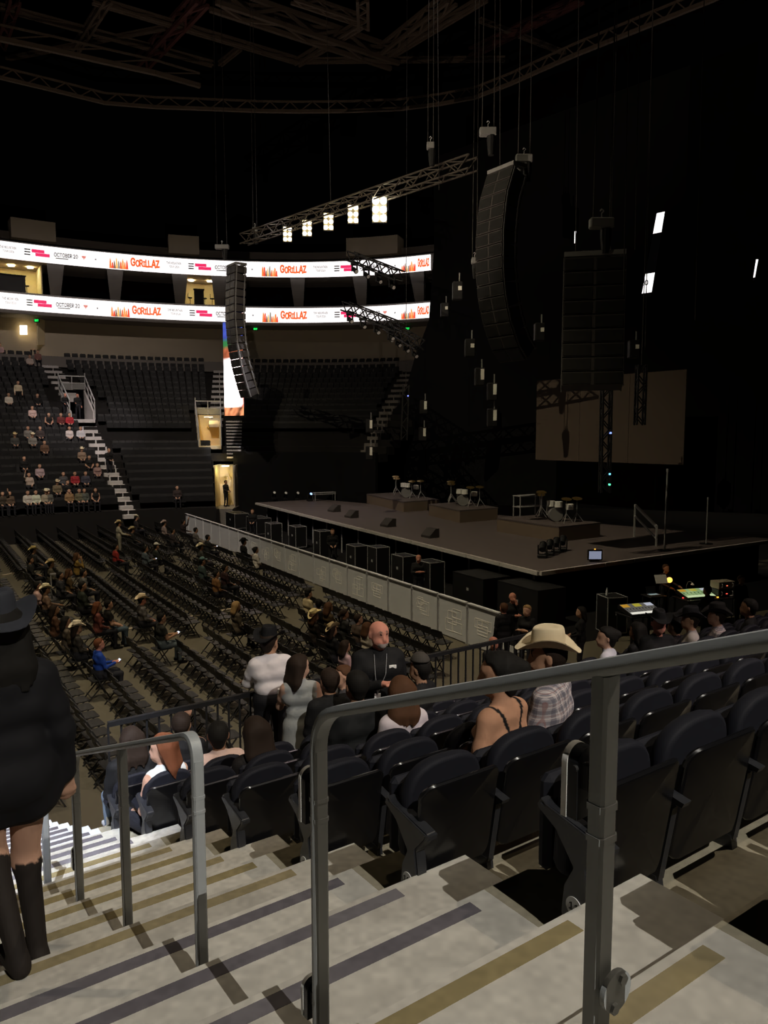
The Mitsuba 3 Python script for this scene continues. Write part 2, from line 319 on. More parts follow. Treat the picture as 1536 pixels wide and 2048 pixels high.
cupm = cat([lathe([(0.030, 0.0), (0.040, 0.11), (0.046, 0.115), (0.046, 0.105), (0.036, 0.10), (0.026, 0.006)], 16), cyl(0.03, 0.006, 16)])
PC = {k: P(m, mt, sm) for k, m, mt, sm in (('cushion', cush, 'm_navy', 40), ('shell', cat([shell, lip]), 'm_shell', 40), ('seat_pan', pan, 'm_navy', 30), ('standard', stand, 'm_arm', 30), ('armrest', armr, 'm_arm', 30), ('end_panel', endp, 'm_arm', 30), ('arm_cap', armtop, 'm_arm', 30))}
SROT = math.atan2(VY, VX)
taken = {}                                                 # (row, index) -> how far the seat is let down for who sits there
NEAR, SEATKEY = [], {}
PC['pan_down'] = P(rbox(-0.21, 0.21, 0.06, 0.46, 0.20, 0.27, 0.025), 'm_navy', 30)
def rowword(k):
    return f'row numbered {["ten", "eleven"][k - 10]}' if k in (10, 11) else (f'{ORD[9 - k]} row below row ten') if k < 10 else f'{ORD[k - 12]} row above row eleven'
for k in range(14, KLOW - 1, -1):
    vmax = min(1.95 * urow(k) + 0.5, 15.5) if k < 12 else V11 + 4.2
    for i in range(60):
        v = V11 + 0.27 + 0.52 * i
        if v > vmax: break
        NEAR.append((k, i, v))
for k, i, v in NEAR:
    t = thing('arena_seat', f'padded arena seat, {ordinal(i)} from the aisle, {rowword(k)}', 'seat', 'arena seats of the near section')
    M = XF(S(urow(k), v, zrow(k)), SROT)
    for n in ('cushion', 'shell'): part(t, n, PC[n], M=M)
    SEATKEY[(k, i)] = part(t, 'seat_pan', PC['seat_pan'], M=M)
    M2 = XF(S(urow(k), v + 0.26, zrow(k)), SROT)
    part(t, 'standard', PC['standard'], M=M2); part(t, 'armrest', PC['armrest'], M=M2)
    if i == 0:
        M3 = XF(S(urow(k) - .05, V11 + .04, zrow(k)), SROT)
        e = part(t, 'end_panel', PC['end_panel'], M=M3); part(t, 'arm_cap', PC['arm_cap'], M=M3)
        if k >= 9:
            o = S(urow(k) - 0.048, V11 + .007, zrow(k) + 0.14); ey = np.array([UX, UY, 0]); nn = np.array([-VX, -VY, 0])
            part(e, 'number_disc', basis(cyl(0.034, 0.003, 24), o, -ey, (0, 0, 1), nn), 'm_white', label='white disc with the row number')
            tm = text(str(k), 0.026, 0.002, True); tm = (tm[0] - [tm[0][:, 0].mean(), 0.013, 0], tm[1])
            part(e, 'row_number', basis(tm, o + nn * 0.003, -ey, (0, 0, 1), nn), 'm_ink', label=f'black numerals {k}')
            c2, s2 = math.cos(.2), math.sin(.2); up = -ey * s2 + np.array([0, 0, 1]) * c2; fw = ey * c2 + np.array([0, 0, 1]) * s2
            o2 = S(urow(k) - .05, V11 + .04, zrow(k) + 0.397) + up * 0.0222 + fw * -0.07
            dd = cyl(0.024, 0.0015, 20); dd = (dd[0] * [1.35, 0.9, 1], dd[1])
            part(t, 'arm_disc', basis(dd, o2, fw, np.cross(up, fw), up), 'm_white', label='white oval seat number tag')
            tm = text('1', 0.016, 0.001, True); tm = (tm[0] - [tm[0][:, 0].mean(), 0.008, 0], tm[1])
            part(t, 'seat_number', basis(tm, o2 + up * 0.0016, np.cross(fw, up), fw, up), 'm_ink')
        if k == 8: part(t, 'cup_holder', mv(cupm, S(urow(k) + 0.0, V11 - 0.075 + 0.15, zrow(k) + 0.13)), 'm_black', 30)
# ------------------------------------------------------------------ arena floor, near front rail, lower stairs
FL = struct('floor', box(-60, 60, -5, 75, -0.4, 0.0), 'm_floor', label='dark arena floor')
for i, (a, b) in enumerate((((60, 1298), (620, 1188)), ((5, 1152), (110, 1130)))):
    p, q = U(*a, 0), U(*b, 0)
    part(FL, 'floor_strip', beam(p + [0, 0, .02], q + [0, 0, .02], 0.14, 0.04), 'm_beige', label='pale strip across the floor')
FU = UN + 0.60 + (11 - KLOW) * RUN                       # front rail of the near section
def guard_rail(v0, v1, z, label, u=FU):
    t = thing('guard_rail', label, 'railing')
    part(t, 'top_rail', beam(S(u, v0, z + 1.0), S(u, v1, z + 1.0), 0.05, 0.05), 'm_black'); part(t, 'bottom_rail', beam(S(u, v0, z + 0.1), S(u, v1, z + 0.1), 0.03, 0.03), 'm_black')
    n = int((v1 - v0) / 0.13)
    bal = P(box(-.009, .009, -.009, .009, .1, 1.0), 'm_black')
    for i in range(n + 1): part(t, 'baluster', bal, M=XF(S(u, v0 + (v1 - v0) * i / n, z), SROT))
guard_rail(V11 + 0.15, 4.9, zrow(KLOW), 'black balustrade at the foot of the near seats, beside the aisle')
guard_rail(5.9, 8.6, zrow(KLOW), 'long black balustrade below the seats, ahead of the plaid shirt man')
for i, v in enumerate((5.0, 5.8)):                       # the hand rails of a second short stair through the front wall
    t = thing('stair_rail', f'pale topped metal stair rail below the security man, {("left", "right")[i]} of the pair', 'railing')
    a, b = S(FU - 0.1, v, zrow(KLOW) + 0.95), S(FU + 1.9, v, 1.35)
    part(t, 'hand_rail', tube([a, b], 0.025, 8), 'm_steel', 30)
    for s in (0.02, 0.5, 0.98):
        p = a + (b - a) * s; part(t, 'post', tube([p, [p[0], p[1], p[2] - 0.95]], 0.02, 6), 'm_black', 30)
for i in range(6): struct('floor_step', SB(FU + 0.05, FU + 0.35 + 0.3 * i, 5.05, 5.75, 0 if i == 0 else zrow(KLOW) - 0.36 * (i + 1) - .02, zrow(KLOW) - 0.36 * i - 0.03), 'm_tier', label='step of a short stair down to the floor')
# bright treads of the stair that leads on down to the floor
# ------------------------------------------------------------------ barricade along the stage
BN, BF = U(1000, 1225, 1.2), U(338, 1016, 1.2)
BN[2] = BF[2] = 0
bd = (BF - BN) / np.linalg.norm(BF - BN); bn = np.array([-bd[1], bd[0], 0]); bn = bn if bn @ [VX, VY, 0] < 0 else -bn      # towards the audience
NB = 23; LB = np.linalg.norm(BF - BN) / NB
pw = LB - 0.05
face = P(cat([box(0.02, pw - .06, -.015, .015, .04, 1.17)]), 'm_barricade')
rim = P(cat([box(.0, pw - .04, -.05, .06, 1.17, 1.20), box(0, .02, -.03, .03, 0, 1.17), box(pw - .06, pw - .04, -.03, .03, 0, 1.17)]), 'm_barricade')
def shapes_on_panel(seed):
    q = random.Random(seed); ms = []
    for _ in range(4):
        x, z, w, h = q.uniform(.15, pw - .6), q.uniform(.2, .7), q.uniform(.25, .5), q.uniform(.2, .4)
        for a in ((x, x + w, z, z + .02), (x, x + w, z + h, z + h + .02), (x, x + .02, z, z + h), (x + w, x + w + .02, z, z + h)): ms.append(box(a[0], a[1], .015, .024, a[2], a[3]))
    return P(cat(ms), 'm_white')
braces = P(cat([beam((.1, -.03, 1.0), (.1, -.9, .05), .04), beam((pw - .1, -.03, 1.0), (pw - .1, -.9, .05), .04), box(0, pw, -.95, -.02, .0, .02)]), 'm_steel')
rot = math.atan2(bd[1], bd[0]); sgn = 1 if np.cross(bd[:2], bn[:2]) > 0 else -1
frm = [shapes_on_panel(i) for i in range(4)]
for i in range(NB):
    M = T().translate(list(BN + bd * LB * i)).rotate([0, 0, 1], math.degrees(rot)).scale([1, sgn, 1])
    t = thing('crowd_barrier', f'grey steel crowd barrier panel before the stage, {ordinal(i)} from the near end', 'barrier', 'barrier panels along the stage front')
    part(t, 'face_panel', face, M=M); part(t, 'rim', rim, M=M); part(t, 'brace', braces, M=M)
    if i < 14 and i % 5 != 3: part(t, 'backing_frame', frm[i % 4], M=M)
# ------------------------------------------------------------------ folding chairs on the floor
cs = hull([(x * .2, y, .43 + .01 * y + z) for x in (-1, 1) for y in (0, .38) for z in (0, .018)] + [(x * .17, y, .432 + z) for x in (-1, 1) for y in (-.03, .41) for z in (0, .016)])
cb = plate(outline(.21, .60, .80, .03, .05, .015, 4), [-.012, .012], [1, 1], .03, .12, .60); cb = mv(cb, (0, -.03, 0))
leg1 = cat([beam((s * .2, .36, .0), (s * .2, -.06, .80), .022) for s in (-1, 1)] + [beam((-.2, .30, .12), (.2, .30, .12), .018)])
leg2 = cat([beam((s * .185, -.10, .0), (s * .185, .30, .43), .022) for s in (-1, 1)] + [beam((-.185, -.05, .1), (.185, -.05, .1), .018)])
PF = {'seat': P(cs, 'm_chair'), 'backrest': P(cb, 'm_chair', 40), 'front_frame': P(leg1, 'm_chair'), 'rear_frame': P(leg2, 'm_chair')}
whole = cat([cs, cb, leg1, leg2])
CH = []
for i in range(31):
    vn, vf = 12.3 - 1.0 * i, 15.3 - 1.07 * i
    un = 12.6 if i > 2 else 13.2 + 1.0 * (2 - i)
    for j in range(70):
        s = j * 0.50; u = un + s
        if u > 46.5: break
        v = vn + (vf - vn) * (u - 12.6) / 33.9
        if any(abs(s - a) < 0.7 for a in (7.6, 20.0)) : continue
        p = S(u, v)
        if p[1] < 3 or abs(p[0]) > 0.53 * p[1] + 0.5: continue
        if any(np.linalg.norm(p[:2] - q) < .1 for q in ()): continue
        CH.append((i, j, p, math.hypot(p[0], p[1])))
row_rot = SROT - math.pi / 2 + 0.03
CH.sort(key=lambda c: c[3])
cnt = {}
order = {}
for c in sorted(CH, key=lambda c: (c[0], c[1])): order[(c[0], c[1])] = cnt.setdefault(c[0], 0); cnt[c[0]] += 1
CHPOS = {}
for i, j, p, d in CH[:258]:
    t = thing('folding_chair', f'black folding chair, {ordinal(i)} row back from the barrier, {ordinal(order[i, j])} from the near end', 'chair', 'folding chairs on the arena floor')
    CHPOS[t] = p
    M = XF(p, row_rot + rng.uniform(-.05, .05))
    for n in PF: part(t, n, PF[n], M=M)
REST = [(p, row_rot + rng.uniform(-.05, .05)) for i, j, p, d in CH[258:]]
tag('folding_chair_rows', 'far rows of black folding chairs on the arena floor, towards the opposite stand', 'chairs', kind='stuff')
# ------------------------------------------------------------------ the far bowl: a curved stack of tiers under the ribbon boards
RZ1, RZ2, RH = 14.85, 18.45, 1.15                          # lower edges of the two ribbon boards and their height
RPX = [(0, 613.4), (220, 635.4), (445, 643.3), (607, 646.6), (773, 644), (856, 640)]
rp = [U(x, y, RZ1)[:2] for x, y in RPX]
d0 = (rp[0] - rp[1]) / np.linalg.norm(rp[0] - rp[1]); d1 = (rp[-1] - rp[-2]) / np.linalg.norm(rp[-1] - rp[-2])
d0 = np.array([-0.80, -0.60])
rp = [rp[0] + d0 * 14, rp[0] + d0 * 7] + rp + [np.array([8.5, 56.5]), np.array([13.0, 52.8]), np.array([17.5, 48.8]), np.array([22.5, 44.0]), np.array([28, 38.5])]
from scipy.interpolate import splprep, splev
tck, _ = splprep(np.array(rp).T, s=6.0)
RP = np.array(splev(np.linspace(0, 1, 400), tck)).T
RS = np.concatenate([[0], np.cumsum(np.linalg.norm(np.diff(RP, axis=0), axis=1))])
RT = np.gradient(RP, axis=0); RT /= np.linalg.norm(RT, axis=1, keepdims=True)
RN = np.stack([RT[:, 1], -RT[:, 0]], 1)                     # towards the arena
def at_s(s): return np.array([np.interp(s, RS, RP[:, 0]), np.interp(s, RS, RP[:, 1])]), np.array([np.interp(s, RS, RN[:, 0]), np.interp(s, RS, RN[:, 1])])
RPIX = 768 + FOC * RP[:, 0] / (RP[:, 1] * CP + (EYE - RZ1) * SP)
def s_of(px): return float(np.interp(px, RPIX[(RPIX > -400) & (RS < 75)], RS[(RPIX > -400) & (RS < 75)]))
def strip(s0, s1, off, z0, z1, depth, n=40):               # a curved wall piece, its face `off` metres inwards of the board line
    ss = np.linspace(s0, s1, n); rings = []
    for s in ss:
        p, q = at_s(s); a, b = p + q * off, p + q * (off - depth)
        rings.append(np.array([[*a, z0], [*a, z1], [*b, z1], [*b, z0]]))
    v, f = loft(rings); return v, f[:, ::-1]
SA, SBB = 2.0, s_of(868)
# tiers
RUN2, RISE2, NR = 0.84, 0.445, 24
OFF0 = 17.0                                                # the first row's front edge lies this far in from the board
def bowl(off, s, z): p, q = at_s(s); return np.array([*(p + q * off), z])
Z0 = 1.5
def on_row(px, k, dz=0.0):                                  # s where row k is met by the pixel column px
    ss = np.linspace(SA, SBB, 500); o = OFF0 - RUN2 * k
    c = np.array([bowl(o, s, Z0 + RISE2 * k + dz) for s in ss])
    return float(np.interp(px, 768 + FOC * c[:, 0] / (c[:, 1] * CP - (c[:, 2] - EYE) * SP), ss))
AISPX = (lambda k: on_row(468, k))
AIS = [lambda k: on_row(258 - 168 * k / 23, k), lambda k: on_row(418 + 26 * k / 23, k), lambda k: on_row(690 + 140 * k / 23, k)]
for k in range(NR):
    cuts = [SA] + ([AIS[0](14) - .97, AIS[0](14) + .97] if 12 <= k < 17 else []) + ([AIS[1](10) - 1.62, AIS[1](10) + .62] if 8 <= k < 13 else []) + [SBB + 2 if k > 6 else on_row(429, 3)]
    for a, b in zip(cuts[::2], cuts[1::2]):
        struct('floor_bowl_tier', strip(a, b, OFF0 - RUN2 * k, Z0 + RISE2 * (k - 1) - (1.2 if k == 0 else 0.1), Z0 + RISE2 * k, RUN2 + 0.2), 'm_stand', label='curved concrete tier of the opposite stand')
seatm = cat([hull([(x * .22, y, z) for x, y, z in ((-1, -.05, .40), (1, -.05, .40), (-1, -.10, .80), (1, -.10, .80), (-1, 0, .40), (1, 0, .40), (-.8, -.08, .86), (.8, -.08, .86), (-.8, -.11, .86), (.8, -.11, .86))]), box(-.21, .21, .02, .10, .36, .72)])
fs, FARSEAT = [], []
seatpos = {}
for k in range(NR):
    o = OFF0 - RUN2 * k - 0.58; a = [f(k) for f in AIS]
    s = SA + 0.4
    while s < (SBB if k > 6 else s_of(478)):
        gap = any(abs(s - q) < 1.05 for q in (a if k > 7 else a[:1])) or (k in (8, 9) and s > a[0]) or (11 < k < 17 and abs(s - a[0]) < 2.0) or (7 < k < 13 and abs(s - a[1]) < 2.1) or (k < 8 and s > on_row(424, k)) or (6 < k < 13 and abs(s - AISPX(k)) < 1.0)
        if not gap:
            p, q = at_s(s); yaw = math.atan2(q[1], q[0]) - math.pi / 2
            pos = np.array([*(p + q * o), Z0 + RISE2 * k]); fs.append((pos, yaw))
        s += 0.54
tag('stand_seats', 'rows of dark empty seats in the opposite stand and the corner behind the stage', 'seats', kind='stuff')
# aisle stairs of the far bowl
for n, (f, lab) in enumerate(zip(AIS, ('pale stair climbing the opposite stand left of the tunnel guards', 'pale stair behind the hanging speakers at the corner of the stand', 'dim stair of the corner stand nearest the stage curtain'))):
    ms = []
    for k in range(NR):
        if (n == 0 and 11 < k < 16) or (n == 1 and k < 12) or (n == 2 and k < 7): continue
        s = f(k); w = 0.62
        for h in (0, 1):
            o0 = OFF0 - RUN2 * k + (0.42 if h else 0)
            st = struct('floor_stair_step', strip(s - w, s + w, o0, Z0 + RISE2 * (k - 1), Z0 + RISE2 * k - (RISE2 / 2 if h else -0.012), 0.44, 4), 'm_farstep' if n < 2 else 'm_far', label='step of the ' + lab)
for k in range(7, 13):
    for h in (0, 1):
        s = AISPX(k); o0 = OFF0 - RUN2 * k + (.42 if h else 0)
        struct('floor_stair_step', strip(s - .75, s + .75, o0 + .02, Z0 + RISE2 * k - (RISE2 / 2 if h else -.014) - .11, Z0 + RISE2 * k - (RISE2 / 2 if h else -.014), .30, 4), 'm_farstep', label='pale step of the corner stair right of the lit tunnel')
# tunnels (vomitories): two steps-in openings with rails and lit rooms
def tunnel(k0, k1, s, w, lit, name, lab, floor_dz=0.02):
    zf = Z0 + RISE2 * k0 + floor_dz; of, ob = OFF0 - RUN2 * k0 + 0.4, OFF0 - RUN2 * k1
    wall = 'm_cream' if lit else 'm_farstep'
    zt = Z0 + RISE2 * k1
    struct('floor_tunnel', strip(s - w, s + w, of, zf - 0.2, zf + .03, of - ob + 1, 4), wall, label=f'floor of the {lab}')
    for sg, sd in ((-1, 'left'), (1, 'right')):
        a, b = bowl(of, s + sg * w, zf), bowl(ob, s + sg * w, zf)
        up = np.array([0, 0, 1.0])
        struct('wall_tunnel', quad(a + up * 0, b, b + up * (zt - zf), a + up * 0.5, 0.12 * sg), wall, label=f'{sd} side wall of the {lab}')
        t = thing('tunnel_rail', f'{sd} sloping metal rail of the {lab}', 'railing')
        part(t, 'hand_rail', beam(a + up * 1.3, b + up * (zt - zf + 1.0), .07), 'm_steel'); part(t, 'lower_rail', beam(a + up * 0.75, b + up * (zt - zf + .45), .05), 'm_steel')
        for q in (0, .33, .66, 1): part(t, 'post', beam(a + (b - a) * q + up * ((zt - zf) * q), a + (b - a) * q + up * ((zt - zf) * q + 1.25), .06), 'm_steel')
    a, b = bowl(ob, s - w, zt), bowl(ob, s + w, zt); up = np.array([0, 0, 1.0])
    struct('wall_tunnel', quad(a - up * (zt - zf), b - up * (zt - zf), b, a, 0.1), 'm_void' if not lit else 'm_cream', label=f'end wall of the {lab}')
    t = thing('tunnel_front_rail', f'metal rail across the top of the {lab}', 'railing')
    part(t, 'hand_rail', beam(a + up, b + up, .08), 'm_steel'); part(t, 'lower_rail', beam(a + up * .5, b + up * .5, .06), 'm_steel')
    for q in (0, .5, 1): part(t, 'post', beam(a + (b - a) * q, a + (b - a) * q + up, .06), 'm_steel')
    part(t, 'panel', quad(a + up * .05, b + up * .05, b + up * .45, a + up * .45, .03), 'm_grey')
    return zf
zt1 = tunnel(12, 17, AIS[0](14), 0.95, False, 'a', 'tunnel where two guards stand')
zt2 = tunnel(8, 13, AIS[1](10) - 0.5, 1.1, True, 'b', 'lit tunnel left of the hanging speakers')
# back wall, concourse, suites, ribbon boards
ZTOP = Z0 + RISE2 * NR
struct('wall_concourse', strip(SA, SBB, -2.6, ZTOP - 1, RZ1 + 0.2, 0.3), 'm_beige', label='beige wall behind the top rows of the stand')
struct('floor_concourse', strip(SA, SBB, -2 + RUN2, ZTOP - 1.2, ZTOP - 0.4, 1.5), 'm_far', label='walkway above the top row')
struct('ceiling_concourse', strip(SA, SBB, 0.0, RZ1 - 0.25, RZ1 + 0.05, 3.0), 'm_far', label='underside of the suite level')
struct('floor_suite', strip(SA, SBB, -0.1, RZ1 + 0.06, RZ1 + RH + 0.15, 5.0), 'm_far', label='suite level floor')
struct('wall_suite', strip(SA, SBB, -4.6, RZ1 + RH, RZ2 + .2, 0.3), 'm_void', label='dark back wall of the suites')
struct('ceiling_suite', strip(SA, SBB, -0.1, RZ2 + 0.02, RZ2 + RH + 0.1, 5.0), 'm_far', label='upper deck above the suites')
struct('wall_upper_deck', strip(SA, SBB, -1.5, RZ2 + RH, RZ2 + RH + 1.1, 0.4), 'm_far', label='front of the upper deck')
struct('wall_arena', strip(SA, SBB + 25, -9, ZTOP, 40, 0.4), 'm_cloth', label='black upper wall of the arena')
for a, b in ((32, 120), (342, 402), (690, 790)):
    struct('wall_press_box', strip(s_of(a), s_of(b), -0.5, RZ2 + RH + 0.5, RZ2 + RH + 1.9, 1.5, 8), 'm_beige', label='pale box front on the upper deck')
for i, px in enumerate((116, 234, 362, 440, 595, 718, 830)):
    s = s_of(px); p = [bowl(-1.0, s - .33, RZ1 + RH), bowl(-1.0, s + .33, RZ1 + RH), bowl(-2.2, s, RZ1 + RH), bowl(-0.3, s - .6, RZ2), bowl(-0.3, s + .6, RZ2), bowl(-2.2, s, RZ2)]
    solid('tapered_column', hull(np.array(p)), 'm_far', f'tapered grey column between the ribbon boards, {ordinal(i)} from the left', 'column', 'columns of the suite level')
def suite(px0, px1, lit, lab, n_ch):
    s0, s1 = s_of(px0), s_of(px1); zf = RZ1 + RH + .16
    struct('wall_suite_room', strip(s0, s1, -3.9, zf, RZ2, 0.1, 6), 'm_cream', label=f'cream back wall of the {lab}')
    for s in (s0, s1): a, b = bowl(-1.2, s, zf), bowl(-3.9, s, zf); struct('wall_suite_room', quad(a, b, b + [0, 0, RZ2 - zf], a + [0, 0, RZ2 - zf], .08), 'm_cream', label=f'side wall of the {lab}')
    for i in range(n_ch):
        s = s0 + (s1 - s0) * (i + .5) / n_ch; p = bowl(-2.4, s, RZ2 - .03)
        k = solid('downlight', mv(cyl(.22, .05, 16), p - [0, 0, .05]), 'm_white', f'ceiling light of the {lab}, {ordinal(i)} from the left', 'ceiling light', f'ceiling lights of the {lab}', emitter=glow(lit, .15))
    t = thing('suite_counter', f'black waist high counter across the {lab}', 'counter')
    part(t, 'front', strip(s0 + .85, s1 - 1.2, -.75, zf, zf + 1.25, .06, 8), 'm_black'); part(t, 'worktop', strip(s0 + .8, s1 - 1.15, -.6, zf + 1.25, zf + 1.30, .55, 8), 'm_black')
    for i in range(4):
        s = s0 + (s1 - s0) * (.2 + .2 * i); p = bowl(-1.75, s, zf); q, nn = at_s(s)
        solid('bar_stool', mv(cat([lathe([(.02, .0), (.2, .0), (.2, .02), (.02, .04), (.02, .7), (.17, .72), (.18, .78), (.0001, .8)], 10), box(-.17, .17, -.17, -.14, .8, 1.1)]), p, math.atan2(nn[1], nn[0])), 'm_black', f'dark stool in the {lab}, {ordinal(i)} from the left', 'stool', f'stools of the {lab}')
suite(-60, 92, (110, 80, 33), 'lit suite at the left edge', 4)
suite(368, 440, (90, 68, 33), 'lit suite left of the hanging speakers', 2)
# the ribbon boards: white glowing bands with coloured lettering standing 1 cm proud
def band(name, lab, s0, s1, z): return solid(name, strip(s0, s1, 0.06, z, z + RH, 0.25, 90), 'm_white', lab, 'LED board', emitter=glow((1.25, 1.17, 1.15), 0.5))
def on_board(m, s, z, off=0.065):                          # flat mesh (x along the board, y up, z out) bent round the board
    v = np.asarray(m[0]); out = np.zeros_like(v)
    ss = s + v[:, 0]; px = np.interp(ss, RS, RP[:, 0]); py = np.interp(ss, RS, RP[:, 1]); nx = np.interp(ss, RS, RN[:, 0]); ny = np.interp(ss, RS, RN[:, 1])
    out[:, 0] = px + nx * (off + v[:, 2]); out[:, 1] = py + ny * (off + v[:, 2]); out[:, 2] = z + v[:, 1]
    return out, m[1]
def lettering(board, s, z, z0, words, h, color, width, em=None):
    m = text(words, h, .012, True); v = m[0]; v = v - [v[:, 0].min(), 0, 0]; v = v * [width / v[:, 0].max(), 1, 1]
    part(board, 'lettering', on_board((v, m[1]), s, z + z0), 'm_ink' if max(color) < .5 else 'm_grey', label=f'lettering reading {words}', **({'emitter': glow(color)} if max(color) > .15 else {}))
TICK = 0
def content(board, x0, x1, z):
    """One run of the advert; the coordinates are those of the lower board's first run, in its own columns."""
    sc = lambda c: s_of(x0 + (x1 - x0) * c)
    W = lambda a, b: sc(b) - sc(a)
    K = (.02, .02, .02); GY = (.22, .2, .2); PK = (.9, .03, .13); OR = (1.1, .17, .03)
    lettering(board, sc(.0), z, .66, 'THE MOUNTAIN', .17, GY, W(.0, .11)); lettering(board, sc(.02), z, .40, 'TOUR 2026', .15, GY, W(.02, .095))
    for j in range(3): part(board, 'grey_line', on_board(box(0, W(.165, .205), 0, .07, 0, .012), sc(.165), z + .74 - .18 * j), 'm_grey', label='blurred grey line of small print')
    for (a, b, zz) in ((.215, .30, .60), (.24, .335, .36)):
        w = W(a, b); part(board, 'pink_panel', on_board(box(0, w, 0, .22, 0, .012), sc(a), z + zz), 'm_ink', emitter=glow(PK), label='pink panel')
        n = int(w / .12)
        for i in range(n): pass
    lettering(board, sc(.365), z, .48, 'OCTOBER 20', .27, K, W(.365, .525)); part(board, 'grey_line', on_board(box(0, W(.375, .46), 0, .05, 0, .012), sc(.375), z + .34), 'm_grey', label='blurred grey line of small print')
    part(board, 'emblem', on_board(extr([(0, .3), (.32, .3), (.26, .14), (.2, .14), (.16, 0), (.12, .14), (.06, .14)], .012), sc(.55), z + .42), 'm_ink', emitter=glow((.8, .25, .2)), label='small red shield emblem')
    part(board, 'dot', on_board(box(0, .1, 0, .1, 0, .012), sc(.64), z + .5), 'm_ink', emitter=glow(GY))
def picture(board, xa, xb, xc, xd, z):
    q = random.Random(int(xa)); w = s_of(xb) - s_of(xa)
    cols = [(1.1, .25, .06), (1.0, .08, .04), (.25, .12, .08), (1.2, .55, .15), (.35, .3, .25), (.9, .15, .05), (1.0, .4, .12)]
    for i in range(9):
        a = w * i / 9; h = q.uniform(.45, .85)
        part(board, 'picture_bar', on_board(extr([(a, 0), (a + w / 8, 0), (a + w / 8 * q.uniform(.7, .95), h * q.uniform(.6, 1)), (a + w / 18, h), (a + w / 40, h * .7)], .012 + .002 * (i % 3)), s_of(xa), z + .02), 'm_ink', emitter=glow(cols[i % 7]), label='orange and red shape in the picture')
    ms, x = [], 0.0                                        # jaunty hand-lettered capitals of uneven size
    for ch, hh, tl in zip('GORILLAZ', (.56, .46, .50, .40, .52, .48, .56, .52), (.08, -.06, .05, 0, -.05, .06, -.04, .07)):
        m = text(ch, hh, .012, True); v = m[0] - [m[0][:, 0].min(), 0, 0]; wd = v[:, 0].max()
        for dx, dy in ((0, 0), (.035, .0), (.0, .03), (.035, .03)): ms.append(mv((v + [0, 0, .001 * len(ms) % .004], m[1]), (x + dx, dy, 0), rz=tl))
        x += wd + .02
    v, f = cat(ms); v = v * [(s_of(xd) - s_of(xc)) / x, 1, 1]
    part(board, 'lettering', on_board((v, f), s_of(xc), z + .30), 'm_grey', emitter=glow((1.0, .12, .02)), label='orange red lettering reading GORILLAZ')
boards = []
for lab, z in (('lower white LED ribbon board around the far stand', RZ1), ('upper white LED ribbon board around the far stand', RZ2)):
    b = band('ribbon_board', lab, SA, s_of(860), z); boards.append(b)
    content(b, 5, 300, z); picture(b, 222, 259, 265, 322, z)
    content(b, 336, 600, z); picture(b, 525, 556, 562, 614, z); content(b, 628, 880, z); picture(b, 803, 831, 836, 858, z)
# exit signs
def exit_sign(px, py, y, lab):
    p = D(px, py, y); t = thing('exit_sign', lab, 'exit sign')
    part(t, 'housing', mv(rbox(-.2, .2, 0, .06, -.13, .13, .01), p), 'm_black')
    tm = text('EXIT', .15, .006, True); w = tm[0][:, 0].max(); part(t, 'lettering', basis((tm[0] * [.32 / w, 1, 1] - [.16, .075, 0], tm[1]), p, (1, 0, 0), (0, 0, 1), (0, -1, 0)), 'm_ink', emitter=glow((.03, 2.2, .25)), label='green letters EXIT')
q1 = bowl(-1.6, s_of(70), 0); q2 = bowl(-1.2, s_of(510), 0); q3 = bowl(-1.2, s_of(812), 0)
exit_sign(73, 641, q1[1], 'green exit sign under the ribbon board at the top of the left stair')
exit_sign(511, 658, q2[1], 'green exit sign just right of the hanging speakers'); exit_sign(815, 657, q3[1], 'faint green exit sign near the stage curtain')
# lit doorway at the top of the left stair
p = bowl(-2.2, s_of(50), 13.0)
k = solid('wall_lamp', mv(rbox(-.28, .28, -.06, .06, -.35, .35, .03), D(47, 660, p[1])), 'm_white', 'glowing wall lamp behind the top rows at far left', 'lamp', emitter=glow((6, 4.6, 2.4)))
struct('wall_entry', quad(D(76, 690, p[1]), D(98, 690, p[1] + 2), D(98, 622, p[1] + 2), D(76, 622, p[1]), .1), 'm_cream', label='cream side wall of the entry at the top of the stair')
# ------------------------------------------------------------------ stage
DZ = 1.55
SA_, SB_ = U(513, 1005, DZ), U(1079, 1143, DZ)
SC_ = U(1536, 1080, DZ); sd = (SC_ - SB_) / np.linalg.norm(SC_ - SB_); SC_ = SB_ + sd * 13.6
sf = (SA_ - SB_) / np.linalg.norm(SA_ - SB_); SD_ = SA_ + sd * 4.5
up = np.array([0, 0, 1.0])
stage = thing('stage', 'dark stage deck with a pale metal front edge, behind the crowd barrier', 'stage')
def prism(pts, z0, z1):
    return extr([(p[0], p[1]) for p in pts], z1 - z0)[0] + [0, 0, z0], extr([(p[0], p[1]) for p in pts], z1 - z0)[1]
NDK = 10
for i in range(NDK):
    a, b = SB_ + (SA_ - SB_) * i / NDK, SB_ + (SA_ - SB_) * (i + 1) / NDK; c, d = SC_ + (SD_ - SC_) * i / NDK, SC_ + (SD_ - SC_) * (i + 1) / NDK
    part(stage, 'deck_panel', prism([a, b, d, c], DZ - .10, DZ), 'm_deck')
for i in range(14):
    a, b = SB_ + (SA_ - SB_) * i / 14, SB_ + (SA_ - SB_) * (i + .985) / 14
    part(stage, 'edge_trim', beam(a - sd * .05 - up * .06, b - sd * .05 - up * .06, .10, .13), 'm_trim', label='pale metal edge strip')
for i in range(9):
    a, b = SB_ + sd * 13.6 * i / 9, SB_ + sd * 13.6 * (i + .985) / 9
    part(stage, 'edge_trim', beam(a - sf * .05 - up * .06, b - sf * .05 - up * .06, .10, .13), 'm_trim', label='pale metal edge strip')
